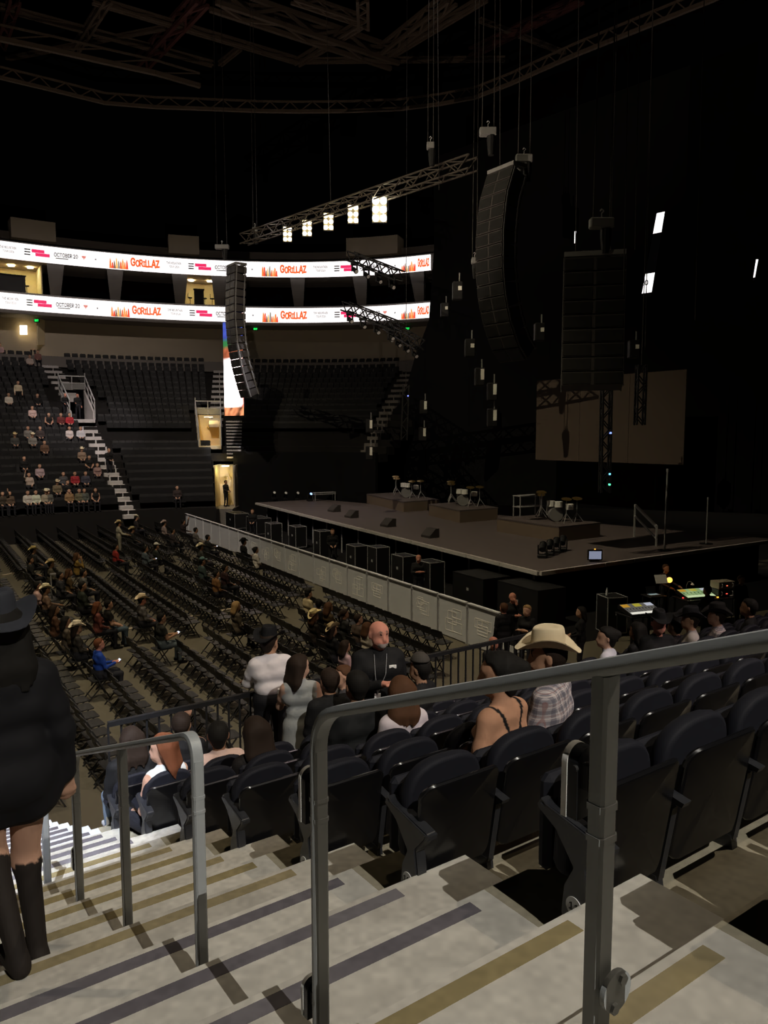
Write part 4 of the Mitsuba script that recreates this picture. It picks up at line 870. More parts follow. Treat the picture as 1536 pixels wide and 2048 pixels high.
part(t, 'bulb', mv(lathe([(.0001, 0), (.03, .01), (.03, .03), (.0001, .04)], 10), p + np.array([.08, -.26, .325])), 'm_lamp', emitter=glow((24, 22, 12), .3), label='glowing bulb')
for i, (px, py, h, lab, m) in enumerate(((1438, 1158, .22, 'pale rack unit topmost of the two beside the greenish desk', 'm_beige'), (1440, 1175, .24, 'dark rack unit under the pale one beside the greenish desk', 'm_chair'))):
    p = q2 + np.array([.55, .12, .86 + (.25 if i == 0 else 0)]); t = thing('rack_unit', lab, 'rack unit'); part(t, 'case', mv(rbox(-.3, .3, -.2, .2, 0, h, .01), p, .3), m); 
    for x in (-.2, .2): part(t, 'handle', mv(tube([(x, -.2, .05), (x, -.24, .07), (x, -.24, .15), (x, -.2, .17)], .012, 6), p, .3), 'm_steel')
    part(t, 'light', mv(box(-.03, .03, -.206, -.2, .08, .11), p, .3), 'm_ink', emitter=glow((2.0, .15, .1) if i else (1.2, .2, .1)), label='red indicator')
for i, (px, py, z, lab) in enumerate(((1322, 1158, 1.45, 'white sheet of paper on a stand behind the laptop'), (1468, 1183, 1.0, 'white paper sheets at the right end of the long table'))):
    p = U(px, py, z); t = thing('paper_sheet', lab, 'paper'); part(t, 'sheet', mv(mv(box(-.2, .2, 0, .004, -.14, .14), rx=-.5), p, .2), 'm_white'); part(t, 'stand', tube([p + [0, .02, -.05], [p[0], p[1] + .1, 0]], .015, 6), 'm_black', 30)
p = U(1339, 1160, 1.35); t = thing('work_light', 'orange glowing work light above the laptop', 'lamp'); part(t, 'globe', mv((np.array(trimesh.creation.icosphere(2, .09).vertices), np.array(trimesh.creation.icosphere(2, .09).faces)), p), 'm_lamp', True, emitter=glow((3.2, 1.0, .15), .15)); part(t, 'stem', tube([p, [p[0], p[1], 0]], .012, 6), 'm_black')
for i, (dx, c) in enumerate(((-.8, (2, .1, .1)), (-.6, (2, 1.5, .2)), (.1, (2.2, .1, .2)), (.3, (2.6, 1.0, .1)))): part(T2, 'button_light', mv(rbox(-.03, .03, -.02, .02, .85, .88, .005), q2 + np.array([dx, -.25 + .1 * (i % 2), 0])), 'm_ink', emitter=glow(c), label='tiny coloured light')
# ------------------------------------------------------------------ lit doorway under the tunnel, left of the stage
a, b = D(431, 1012, 50.5), D(466, 1010, 50.5); a[2] = b[2] = 1.1; zt = D(450, 930, 51)[2]
struct('floor_landing', box(a[0] - .2, b[0] + .2, a[1] - 1.2, a[1] + 3, 0, 1.1), 'm_far', label='raised landing in front of the lit doorway')
struct('door_stage', quad(a + [0, 1.6, 0], b + [0, 1.6, 0], b + [0, 1.6, zt - 1.1], a + [0, 1.6, zt - 1.1], .1), 'm_cream', label='lit back wall of the doorway left of the stage')
struct('wall_door_side', quad(a, a + [0, 1.6, 0], a + [0, 1.6, zt - 1.1], a + [0, 0, zt - 1.1], .1), 'm_cream', label='lit side wall of the doorway')
struct('wall_door_side', quad(b + [.05, 1.6, 0], b + [.05, 0, 0], b + [.05, 0, zt - 1.1], b + [.05, 1.6, zt - 1.1], .1), 'm_beige', label='side wall of the doorway')
solid('door_lamp', mv(cyl(.25, .06, 16), (a + b) / 2 + [0, .6, zt - 1.2]), 'm_white', 'ceiling lamp inside the lit doorway left of the stage', 'lamp', emitter=glow((34, 25, 9), .5))
p = bowl(OFF0 - RUN2 * 11.5, AIS[1](10) - .5, zt2 + 2.0); solid('tunnel_lamp', mv(cyl(.3, .06, 16), p), 'm_white', 'lamp lighting the tunnel left of the hanging speakers', 'lamp', emitter=glow((26, 19, 7), .5))
# ------------------------------------------------------------------ roof: ring catwalk and trusses, barely lit
struct('ceiling', box(-70, 70, -30, 80, 40, 40.4), 'm_void', label='dark arena roof')
ring = [U(x, y, 30) for x, y in ((-60, 138), (0, 155), (105, 180), (210, 206), (310, 214), (420, 218), (520, 222), (600, 223), (700, 222), (800, 218), (880, 208), (950, 195), (1020, 168), (1080, 141), (1150, 110), (1240, 74), (1330, 38), (1420, 2), (1480, -24))]
t = thing('ring_catwalk', 'long curved lattice catwalk hanging under the dark roof', 'catwalk')
for i in range(len(ring) - 1):
    a, b = ring[i], ring[i + 1]
    part(t, 'bottom_chord', beam(a, b, .22), 'm_roof'); part(t, 'top_chord', beam(a + up * .7, b + up * .7, .12), 'm_roof')
    n = 4
    for k in range(n):
        p, q = a + (b - a) * k / n, a + (b - a) * (k + 1) / n; part(t, 'brace', beam(p + up * (.7 if k % 2 else 0), q + up * (0 if k % 2 else .7), .07), 'm_roof')
for i, (a, b, w, m) in enumerate((((0, 150), (420, 262), 0, 0),)): pass
ring2 = [U(x, y, 32) for x, y in ((-60, 66), (0, 78), (105, 100), (210, 124), (310, 146), (400, 172))]
t = thing('roof_walkway', 'straight brownish walkway above the left of the ring catwalk', 'catwalk')
for i in range(len(ring2) - 1):
    part(t, 'bottom_chord', beam(ring2[i], ring2[i + 1], .30), 'm_roof'); part(t, 'top_chord', beam(ring2[i] + up * .9, ring2[i + 1] + up * .9, .12), 'm_roof'); part(t, 'brace', beam(ring2[i], ring2[i + 1] + up * .9, .08), 'm_roof')
for i, (a, b, w, m) in enumerate((((185, 0), (595, 122), .35, 'm_roof'), ((0, 14), (425, 128), .3, 'm_roof'), ((405, -5), (284, 126), .8, 'm_maroon'), ((217, -5), (150, 100), .45, 'm_roof'), ((425, -5), (790, 118), 1.1, 'm_roof'), ((585, -5), (725, 42), .5, 'm_roof'),
                                  ((728, 45), (594, 126), .4, 'm_roof'), ((768, 102), (905, -5), .7, 'm_roof'), ((768, 118), (972, -5), .35, 'm_roof'), ((943, 106), (1165, -5), .5, 'm_maroon'), ((0, 120), (330, 55), .2, 'm_roof'), ((590, 122), (1010, 118), .25, 'm_roof'), ((725, -10), (727, 50), .7, 'm_roof'), ((440, 128), (480, 96), .25, 'm_roof'), ((960, 40), (1140, 110), .2, 'm_roof'), ((30, -5), (0, 90), .6, 'm_maroon'))):
    p, q = U(*a, 36), U(*b, 36)
    truss('roof_truss', f'dim roof truss under the ceiling, {ordinal(i)} counted from the left of those above the catwalk', p, q, w, m, nb=6, r=.04 + w * .10)
# ------------------------------------------------------------------ people: one smooth body each from a jointed skeleton, hair, hats and near clothing as its parts
def field(segs, res, k=0.03, pad=0.05, wob=0.0, seed=0, cut=None):
    """Smooth union of tapered bones -> (vertices, triangles, colour index per vertex)."""
    A = np.array([s[1] for s in segs], float); B = np.array([s[2] for s in segs], float); R = np.array([[s[3], s[4]] for s in segs])
    m = R.max(1)[:, None] + pad
    lo = np.minimum(A - m, B - m).min(0); hi = np.maximum(A + m, B + m).max(0)
    n = np.ceil((hi - lo) / res).astype(int) + 1
    Dm = np.full(n, 0.2); Cm = np.full(n, 9.0); Id = np.zeros(n, np.int16)
    ax = [lo[i] + res * np.arange(n[i]) for i in range(3)]
    for (cid, p, q, rp, rq) in segs:
        p, q = np.asarray(p, float), np.asarray(q, float); mm = max(rp, rq) + pad
        i0 = np.maximum(np.floor((np.minimum(p, q) - mm - lo) / res).astype(int), 0); i1 = np.minimum(np.ceil((np.maximum(p, q) + mm - lo) / res).astype(int) + 1, n)
        sl = tuple(slice(a, b) for a, b in zip(i0, i1))
        X, Y, Z = np.meshgrid(*[a[s] for a, s in zip(ax, sl)], indexing='ij')
        d = q - p; L = d @ d + 1e-9
        t = np.clip(((X - p[0]) * d[0] + (Y - p[1]) * d[1] + (Z - p[2]) * d[2]) / L, 0, 1)
        e = np.sqrt((X - p[0] - t * d[0]) ** 2 + (Y - p[1] - t * d[1]) ** 2 + (Z - p[2] - t * d[2]) ** 2) - (rp + t * (rq - rp))
        o = Dm[sl]; kk = min(k, 1.5 * min(rp, rq) + .004); h = np.maximum(kk - np.abs(o - e), 0) / kk
        Dm[sl] = np.minimum(o, e) - h * h * kk * 0.25
        c = Cm[sl]; w = e < c; c[w] = e[w]; Id[sl][w] = cid
    if cut is not None or wob:
        X, Y, Z = np.meshgrid(*ax, indexing='ij')
        if wob:
            near = np.abs(Dm) < .05; Q = np.stack([X[near], Y[near], Z[near]], 1)
            Dm[near] += wob * (meshkit.fbm(Q * [16, 16, 9], 3, seed) - .5) * 2
        if cut is not None: Dm = np.maximum(Dm, cut(X, Y, Z))
    s = Dm < 0
    c8 = sum(s[i:n[0] - 1 + i, j:n[1] - 1 + j, l:n[2] - 1 + l].astype(np.int8) for i in (0, 1) for j in (0, 1) for l in (0, 1))
    cell = np.argwhere((c8 > 0) & (c8 < 8)); idx = np.full(c8.shape, -1); idx[tuple(cell.T)] = np.arange(len(cell))
    acc, cntv = np.zeros((len(cell), 3)), np.zeros(len(cell))
    for axis in range(3):
        for b in (0, 1):
            for c in (0, 1):
                o0 = np.zeros(3, int); o0[(axis + 1) % 3] = b; o0[(axis + 2) % 3] = c; o1 = o0.copy(); o1[axis] = 1
                va, vb = Dm[tuple((cell + o0).T)], Dm[tuple((cell + o1).T)]; x = (va < 0) != (vb < 0)
                t = va[x] / (va[x] - vb[x]); P_ = np.tile(o0.astype(float), (x.sum(), 1)); P_[:, axis] = t; acc[x] += P_; cntv[x] += 1
    V = lo + (cell + acc / cntv[:, None]) * res
    F = []
    for axis in range(3):
        a1, a2 = (axis + 1) % 3, (axis + 2) % 3
        s0 = np.take(s, range(n[axis] - 1), axis); s1 = np.take(s, range(1, n[axis]), axis)
        e = np.argwhere(s0 != s1); e = e[(e[:, a1] > 0) & (e[:, a2] > 0) & (e[:, a1] < n[a1] - 1) & (e[:, a2] < n[a2] - 1)]
        ins = s[tuple(e.T)]
        g = []
        for d1, d2 in ((-1, -1), (0, -1), (0, 0), (-1, 0)):
            f = e.copy(); f[:, a1] += d1; f[:, a2] += d2; g.append(idx[tuple(f.T)])
        g = np.stack(g, 1); g[~ins] = g[~ins][:, ::-1]; F.append(g)
    F = tri(np.vstack(F))
    ci = np.clip(np.round((V - lo) / res).astype(int), 0, n - 1)
    return V, F, Id[tuple(ci.T)]
def az(d): return -math.radians(d)                          # facing: degrees clockwise from straight ahead
SKIN, TOP, BOT, SHOE, HAIRC = 0, 1, 2, 3, 4
def lerp(a, b, t): return np.asarray(a, float) * (1 - t) + np.asarray(b, float) * t
def skeleton(pose, arms, lean, turn, sleeve, legs, fem, seat, fine, twist=0.0):
    w = .92 if fem else 1.0
    hz = seat + .07 if pose == 'sit' else .93
    top = lambda x, y, z: np.array([x * w, y + math.sin(lean) * (z - .93) - (0), hz + math.cos(lean) * (z - .93)])
    G = []
    g = lambda c, p, q, a, b: G.append((c, p, q, a, b))
    g(TOP, top(-.10, .0, 1.29), top(.10, .0, 1.29), .118 * w, .118 * w); g(TOP, top(-.13, -.015, 1.40), top(.13, -.015, 1.40), .072, .072)
    g(TOP, top(-.06, .0, 1.12), top(.06, .0, 1.12), .118 * w, .118 * w); g(BOT if not fem else TOP, top(-.075, -.005, .985), top(.075, -.005, .985), .122, .122)
    if fem: g(TOP, top(-.08, .085, 1.27), top(.08, .085, 1.27), .06, .06)
    g(TOP, top(0, -.02, 1.40), top(0, -.01, 1.46), .085, .06)
    nk = top(0, -.01, 1.45); hd = top(0, .02, 1.62)
    g(SKIN, nk, top(0, .01, 1.55), .054 * w, .05 * w)
    ct, st = math.cos(-turn), math.sin(-turn)
    H = lambda x, y, z: hd + np.array([x * ct - y * st, x * st + y * ct, z])
    g(SKIN, H(0, -.015, .035), H(0, .012, .035), .088, .085); g(SKIN, H(-.02, .03, -.05), H(.02, .03, -.05), .060, .060); g(SKIN, H(0, .065, -.085), H(0, .07, -.085), .030, .03)
    g(SKIN, H(0, .085, .03), H(0, .105, -.025), .012, .018); g(SKIN, H(-.03, .085, -.055), H(.03, .085, -.055), .016, .016)
    for s in (-1, 1):
        g(SKIN, H(s * .088, -.01, .015), H(s * .09, -.015, -.02), .018, .014)
        if fine: g(SKIN, H(s * .034, .078, .035), H(s * .02, .085, .04), .014, .012)
    for s, a in ((-1, arms[0]), (1, arms[1])):
        sh = top(s * .185, -.015, 1.395)
        L = {'down': ((.235, -.04, 1.12), (.235, .07, .88)), 'lap': ((.225, .03, 1.12), (.10, .26, 1.03)), 'phone': ((.22, .08, 1.13), (.05, .33, 1.16)), 'cross': ((.235, .06, 1.13), (-.03, .20, 1.17)), 'point': ((.23, .06, 1.14), (.02, .25, 1.22)),
             'up': ((.27, .14, 1.50), (.22, .22, 1.78)), 'chin': ((.16, .20, 1.18), (.06, .17, 1.47)), 'fwd': ((.24, .12, 1.15), (.20, .40, 1.08)), 'side': ((.26, -.03, 1.13), (.30, .02, .88)), 'rest': ((.27, .0, 1.13), (.26, .26, 1.10)), 'prop': ((.28, -.02, 1.14), (.33, .14, .97))}[a]
        el, wr = top(s * L[0][0], L[0][1], L[0][2]), top(s * L[1][0], L[1][1], L[1][2])
        ar = .9 if fem else 1.0
        cu = TOP if sleeve != 'none' else SKIN; cl = TOP if sleeve == 'long' else SKIN
        g(cu, sh, lerp(sh, el, .55), .060 * ar, .052 * ar); g(cu if sleeve == 'long' else SKIN, lerp(sh, el, .55), el, .050 * ar, .042 * ar); g(cl, el, lerp(el, wr, .92), .043 * ar, .030 * ar)
        d = (wr - el) / np.linalg.norm(wr - el); dn = np.array([0, 0, -1.0]) if abs(d[2]) < .8 else np.array([0, 1.0, 0]); sx = np.cross(d, dn); sx /= np.linalg.norm(sx); dn = np.cross(sx, d)
        g(SKIN, lerp(el, wr, .9), wr, .028 * ar, .026 * ar)
        if fine:
            for j, (o, ln) in enumerate(((-.027, .066), (-.009, .078), (.009, .074), (.026, .058))):
                k0 = wr + d * .02 + sx * o * .7; k1 = wr + d * .085 + sx * o; k2 = k1 + d * ln * .55 + dn * .012; k3 = k2 + d * ln * .35 + dn * .03
                g(SKIN, k0, k1, .014, .0115); g(SKIN, k1, k2, .0098, .009); g(SKIN, k2, k3, .009, .0078)
            t0 = wr + d * .03 - sx * s * .03; g(SKIN, t0, t0 + d * .035 - sx * s * .025 + dn * .01, .0125, .011); g(SKIN, t0 + d * .035 - sx * s * .025 + dn * .01, t0 + d * .065 - sx * s * .028 + dn * .018, .0105, .009)
        else:
            g(SKIN, wr, wr + d * .09, .030, .028); g(SKIN, wr + d * .09, wr + d * .15 + dn * .02, .024, .018); g(SKIN, wr + d * .03, wr + d * .08 - sx * s * .045, .016, .013)
    for s in (-1, 1):
        hip = np.array([s * .095, 0, hz - .01 + (.0 if pose == 'sit' else 0)])
        if pose == 'sit': kn, an = np.array([s * .13, .43, seat + .06]), np.array([s * .13, .42, .09])
        elif pose == 'walk': kn, an = (np.array([.10, .10, .52]), np.array([.10, -.02, .09])) if s > 0 else (np.array([-.06, .04, .60]), np.array([-.06, -.28, .27]))
        else: kn, an = np.array([s * .11, .02, .50]), np.array([s * .12, -.02, .09])
        cb, cc = (BOT, BOT) if legs == 'long' else (BOT, SKIN) if legs == 'mid' else (SKIN, SKIN)
        g(cb, hip, kn, .090, .060); g(cc if legs != 'boots' else SHOE, kn + (an - kn) * (.12 if legs == 'boots' else 0), an, .058, .042)
        if legs == 'boots': g(SKIN, kn, kn + (an - kn) * .1, .056, .056)
        g(SHOE, an + [0, -.03, -.035], an + [s * .01, .17, -.055], .044, .034)
    if legs in ('boots', 'skirt') and pose != 'sit':
        z1 = .88 if legs == 'boots' else .12
        for x in (-.06, .06): g(TOP, np.array([x, .0, .95]), np.array([x * 1.5, .06 if legs == 'boots' else 0, z1]), .13, .16 if legs == 'boots' else .20)
    return G, hd, H, top
def hairsegs(style, hd, H, top):
    c = [(HAIRC, H(0, -.03, .045), H(0, .0, .05), .098, .094)]
    if style in ('long', 'pony', 'bun'): c = [(HAIRC, H(0, -.03, .045), H(0, .0, .05), .104, .099)]
    if style == 'long':
        for x in (-.06, 0, .06): c += [(HAIRC, H(x, -.06, .03), H(x * 1.2, -.085, -.15), .062, .066), (HAIRC, H(x * 1.2, -.085, -.15), H(x * 1.25, -.11, -.36), .062, .038)]
        c += [(HAIRC, H(s * .085, .0, .02), H(s * .10, -.02, -.17), .032, .036) for s in (-1, 1)]
    if style == 'pony': c += [(HAIRC, H(0, -.11, .07), H(0, -.16, -.02), .035, .042), (HAIRC, H(0, -.16, -.02), H(0, -.14, -.24), .042, .015)]
    if style == 'bun': c += [(HAIRC, H(0, -.12, .06), H(0, -.14, .05), .05, .05), (HAIRC, H(0, -.06, .0), H(0, -.055, -.06), .082, .062)]
    if style == 'short': c += [(HAIRC, H(0, -.045, .0), H(0, -.04, -.05), .078, .062)]
    return c
def hat_mesh(kind='cowboy', n=28):
    a = np.arange(n) * 2 * math.pi / n; cx, cy = np.cos(a), np.sin(a)
    if kind == 'cap':
        R = [np.stack([.098 * cx * math.cos(t), .108 * cy * math.cos(t) - .005, .02 + .105 * math.sin(t) + a * 0], 1) for t in np.linspace(0, 1.5, 7)]
        bill = hull([(x, y, z) for x, y in ((-.075, .08), (.075, .08), (-.06, .17), (.06, .17), (0, .185)) for z in (.018, .026)])
        return cat([loft(R), bill])
    def brim(r, dz): x, y = .165 * r * cx, .205 * r * cy; return np.stack([x, y, .085 * np.clip(np.abs(cx) * r - .42, 0, 1) ** 1.3 * 1.6 - .030 * (cy * r) ** 2 + .01 + dz], 1)
    R = [brim(.50, -.008), brim(.75, -.006), brim(1.0, -.004), brim(1.01, .003), brim(.75, .002), brim(.56, .002)]
    for z, kx, ky in ((.03, .086, .108), (.075, .082, .105), (.115, .074, .100), (.132, .062, .090)):
        R.append(np.stack([kx * cx, ky * cy, z - .015 * np.clip(cy, 0, 1) ** 2 + a * 0], 1))
    for k in (.66, .33, .05): R.append(np.stack([.062 * k * cx, .09 * k * cy, .132 - .030 * (1 - k) - .02 * np.clip(cy, 0, 1) * k + a * 0], 1))
    return loft(R)
HATS = {k: hat_mesh(k) for k in ('cowboy', 'cap')}
CACHE = {}
def colorize(ids, pal): return np.array([pal[int(i)] for i in range(5)])[ids]
SK = {'light': (.46, .27, .19), 'tan': (.36, .20, .125), 'brown': (.24, .125, .075), 'pale': (.55, .34, .26), 'red': (.50, .22, .16)}
HC = {'black': (.010, .009, .008), 'dark': (.022, .014, .010), 'brown': (.075, .035, .018), 'auburn': (.13, .045, .020), 'blond': (.32, .20, .09), 'grey': (.20, .19, .18)}
def person(pos, face, label, pose='sit', arms=('lap', 'lap'), skin='tan', top=(.02, .02, .02), bot=(.02, .02, .025), shoe=(.012, .012, .012), hair='short', hc='black', hat=None, hatc=(.6, .52, .38), sleeve='long', legs='long', fem=False,
           lean=0.0, turn=0.0, res=.028, seat=.45, scale=1.0, group=None, tilt=(0, 0), beard=None, fine=False, dressed=False, topmat=None, bulk=.010):
    key = tag(num('person'), label, 'person', group)
    ck = (pose, arms, sleeve, legs, fem, lean, turn, res, seat, fine)
    if ck not in CACHE:
        G, hd, H, tp = skeleton(pose, arms, lean, math.radians(turn), sleeve, legs, fem, seat, fine)
        CACHE[ck] = (field(G, res, .035), G, hd, H, tp)
    (V, F, I), G, hd, H, tp = CACHE[ck]
    pal = [SK[skin] if not isinstance(skin, tuple) else skin, top, bot, shoe, HC[hc]]
    col = colorize(I, pal if not dressed else [pal[0], pal[0] if dressed == 'top' or True else top, pal[0], shoe, pal[4]])
    if res <= .014:                                          # eyes, brows, lips
        for s in (-1, 1):
            col[np.linalg.norm(V - H(s * .033, .092, .022), axis=1) < .011] = (.03, .02, .02)
            col[np.linalg.norm((V - H(s * .034, .095, .047)) * [1, 1, 2.6], axis=1) < .019] = HC[hc] if hair != 'bald' else (.15, .1, .08)
        col[np.linalg.norm((V - H(0, .10, -.058)) * [.8, 1, 2.2], axis=1) < .02] = np.array(pal[0]) * [.9, .55, .55]
    if beard is not None: col[(np.linalg.norm(V - H(0, .08, -.085), axis=1) < .055) & (V[:, 2] < hd[2] - .062)] = beard
    M = (T().translate([float(x) for x in pos]).rotate([0, 0, 1], -face).scale(scale))
    put(key, (V, F), 'm_people', True, M, color=col)
    if dressed:
        tops = [(i, a, b, r0 + bulk, r1 + bulk) for i, a, b, r0, r1 in G if i == TOP]; bots = [(i, a, b, r0 + .010, r1 + .010) for i, a, b, r0, r1 in G if i == BOT]
        v, f, i = field(tops, res, .04, .06, .006, len(key))
        if topmat: part(key, 'shirt', (v, f), topmat, True, M, uv=np.stack([v[:, 0] + v[:, 1] * .6, v[:, 2]], 1))
        else: part(key, 'shirt', (v, f), 'm_people', True, M, color=np.tile(top, (len(v), 1)))
        if bots:
            v, f, i = field(bots, res * 1.3, .03, .06, .004, 5); part(key, 'trousers', (v, f), 'm_people', True, M, color=np.tile(bot, (len(v), 1)))
    if hair != 'bald':
        hk = (ck, hair)
        if hk not in CACHE:
            cs_ = hairsegs(hair, hd, H, tp); o = H(0, 0, 0); fy = H(0, 1, 0) - o
            def cut(X, Y, Z):                                # leaves the face free
                y = (X - o[0]) * fy[0] + (Y - o[1]) * fy[1]; z = Z - o[2]
                return np.minimum((y - .040) + np.clip(.09 - z, 0, 1) * .55, .088 - z + np.clip(y - .07, 0, 1) * 2)
            CACHE[hk] = field(cs_, res * .8, .03, .05, .004 if fine else 0, 3, cut)
        hv, hf, hi = CACHE[hk]
        if len(hv): part(key, 'hair', (hv, hf), 'm_people', True, M, color=np.tile(HC[hc], (len(hv), 1)))
    if hat:
        v, f = mv(HATS['cap' if hat == 'cap' else 'cowboy'], (0, 0, 0), rx=tilt[0], ry=tilt[1])
        v, f = mv((v, f), H(0, -.005, .072), -math.radians(turn))
        part(key, 'hat', (v, f), 'm_people', True, M, color=np.tile(hatc, (len(v), 1)), label=None)
    return key, M, H, tp
def on_floor(px, py, hh): return U(px, py, hh) * [1, 1, 0]
def near(px, py, k, hh=1.10):
    p = U(px, py, zrow(k) + hh); u, v = inv(p); return S(u, v, zrow(k)), k, v
def stand(px, py, hh):
    best = None
    for k in range(NR):
        s = on_row(px, k); p = bowl(OFF0 - RUN2 * k - .55, s, Z0 + RISE2 * k); z = p[2] + hh
        y = 1024 - FOC * ((p[1]) * SP + (z - EYE) * CP) / (p[1] * CP - (z - EYE) * SP)
        if best is None or abs(y - py) < best[0]: best = (abs(y - py), p, s)
    nn = at_s(best[2])[1]; return best[1], math.degrees(math.atan2(nn[0], nn[1]))
W, BK, CRE = (.62, .60, .58), (.012, .012, .013), (.66, .58, .42)
A_V, A_U = 55, -35
# --- in the aisle and the near section
def plaid_fn(p, n, uv):
    x, z = uv.x * 15, uv.y * 15
    s = lambda t, a, b: mikit.smoothstep(a, a + .03, t) * (1 - mikit.smoothstep(b, b + .03, t))
    fx, fz = x - dr.floor(x), z - dr.floor(z)
    c = mi.Color3f(.36, .33, .34); wx, wz = s(fx, .08, .42), s(fz, .08, .42)
    c = mikit.mix(c, (.07, .07, .10), wx * .55); c = mikit.mix(c, (.07, .07, .10), wz * .55)
    c = mikit.mix(c, (.60, .52, .50), dr.maximum(s(fx, .62, .70), s(fz, .62, .70)) * .7); c = mikit.mix(c, (.20, .08, .07), dr.maximum(s(fx, .84, .90), s(fz, .84, .90)) * .6)
    return c
mat('m_plaid', mikit.proc(plaid_fn), .85, .2)
def seat_down(k, v):
    i = int(round((v - V11 - .27) / .52))
    if (k, i) in SEATKEY: scene[SEATKEY[(k, i)]] = {**PC['pan_down'], 'to_world': scene[SEATKEY[(k, i)]]['to_world']}
def sit_near(px, py, k, label, face=-35, i=None, **k_):
    if i is None: p, k, v = near(px, py, k)
    else:                                                  # on a given seat, slouched to the height the photograph shows
        v = V11 + .27 + .52 * i; p = S(urow(k) + .12, v, 0); d = ray(px, py); p[2] = max(EYE + d[2] * p[1] / d[1] - 1.09 * k_.get('scale', 1), zrow(k) - .3)
    seat_down(k, v)
    return person(p, face, label, seat=.33, **k_)
def clear_seats(k, v0, v1):                                # nobody put a seat where people stand in the gangway
    for i in range(60):
        if v0 < V11 + .27 + .52 * i < v1 and (k, i) in SEATKEY:
            t = SEATKEY[(k, i)].split('__')[0]
            for n in [n for n in scene if n.startswith(t + '__')]: del scene[n]; labels.pop(n, None)
            SEATKEY.pop((k, i))
            labels.pop(t, None)
pos = S(3.72, .545, zpost(3.72) - .02)
person(pos, -42, 'woman in a black cowboy hat, black dress and boots walking down the aisle', 'walk', ('side', 'side'), 'light', (.010, .010, .012), (.01, .01, .01), (.020, .016, .014), 'long', 'black', 'cowboy', (.030, .032, .040), 'long', 'boots', True, res=.012, fine=True, scale=1.0, dressed=True, bulk=.022)
k_ = dict(res=.013, fine=True, dressed=True)
kk, M, H, tp = sit_near(1100, 1312, 9, 'man in a cream cowboy hat and plaid shirt, seated beside the tank top woman', -62, skin='tan', hc='dark', hat='cowboy', hatc=(.60, .50, .33), sleeve='long', arms=('lap', 'lap'), turn=-18, topmat='m_plaid', bot=(.05, .06, .09), **k_)
kk, M, H, tp = sit_near(1002, 1350, 9, 'woman with dark pinned-up hair in a black racerback tank top', -48, skin=(.42, .225, .14), hc='black', hair='bun', sleeve='none', fem=True, top=(.010, .010, .011), arms=('prop', 'lap'), turn=-35, res=.011, fine=True)
V_, F_, I_ = CACHE[[c for c in CACHE if len(c) == 10][-1]][0]
col = colorize(I_, [(.42, .225, .14), (.010, .010, .011), (.02, .02, .025), (.012,) * 3, HC['black']])
zs = V_[:, 2] - tp(0, 0, 1.0)[2]; ax_ = np.abs(V_[:, 0])
back = (I_ == TOP) & (V_[:, 1] < .03)
col[((I_ == TOP) & (zs > .30)) | (back & (zs > .17))] = (.42, .225, .14)
strap = (I_ == TOP) & (zs > .2) & (np.abs(ax_ - np.clip(.018 + (zs - .24) * .42, 0, 1)) < .014)
col[strap | (back & (zs > .15) & (zs < .27) & (ax_ < .028 + (.27 - zs) * .5)) | (back & (zs > .17) & (zs < .30) & (ax_ > .15))] = (.010, .010, .011)
put(kk, (V_, F_), 'm_people', True, M, color=col)
sit_near(322, 1545, 6, 'woman with long auburn hair and a white sleeveless top in an aisle seat', -50, skin='light', hair='long', hc='auburn', sleeve='none', fem=True, top=(.62, .64, .64), turn=-40, arms=('lap', 'lap'), i=0, **k_)
sit_near(278, 1482, 5, 'person with dark hair, black jacket and pale blue jeans on the lowest aisle seat', -35, top=BK, bot=(.16, .20, .25), hair='long', hc='dark', skin='brown', shoe=(.5, .5, .5), res=.016, dressed=True, i=0)
sit_near(452, 1478, 6, 'man with short black hair in a pale pink shirt, seen from behind', -30, skin='brown', top=(.56, .40, .34), sleeve='long', arms=('rest', 'rest'), turn=15, i=1, **k_)
sit_near(512, 1465, 6, 'woman with long dark hair in black, right of the pink shirt', -35, hair='long', hc='dark', fem=True, skin='tan', top=(.014, .012, .012), res=.018)
sit_near(402, 1452, 5, 'man in a black collared shirt with cropped hair, left of the pink shirt', -35, top=BK, skin='tan', hc='dark', res=.018, turn=30, i=1)
p, k, v = near(540, 1298, 5, 1.55)
clear_seats(5, 3.2, 5.2); clear_seats(6, 4.2, 5.0)
person(p, -22, 'standing man in a white dress shirt, black cowboy hat and dark trousers', 'stand', ('fwd', 'fwd'), 'tan', (.62, .585, .60), (.010, .010, .012), hair='short', hc='dark', hat='cowboy', hatc=(.008, .008, .009), turn=45, **k_)
part('person_011' if 0 else kk, 'necklace', tube([np.array(np.array(M.matrix) @ [*(H(0, 0, -.13) + np.array([.062 * math.cos(a), .062 * math.sin(a) - .015, -.01])), 1])[:3] for a in np.linspace(0, 2 * math.pi, 14)], .003, 5), 'm_ink')
p, k, v = near(600, 1342, 5, 1.50)
dk, M, H, tp = person(p, -10, 'standing woman with long dark hair in a pale grey sleeveless dress', 'stand', ('fwd', 'side'), (.42, .26, .19), (.27, .28, .28), (.27, .28, .28), hair='long', hc='dark', sleeve='none', legs='skirt', fem=True, turn=55, res=.012, fine=True, scale=.95)
can = np.array(np.array(M.matrix) @ [*tp(-.215, .50, 1.10), 1])[:3]
t = thing('drink_can', 'tall pale drink can held by the woman in the grey dress', 'can'); part(t, 'body', mv(lathe([(.0001, 0), (.026, 0), (.033, .008), (.033, .145), (.027, .157), (.0001, .157)], 16), can - [0, 0, .04]), 'm_white', 40); part(t, 'band', mv(lathe([(.0334, .04), (.0334, .11)], 16), can - [0, 0, .04]), 'm_beige', 40)
sit_near(660, 1362, 6, 'stocky person in black with cropped hair, left of the man with his back turned', -30, top=BK, skin='tan', hc='dark', res=.018, dressed=True)
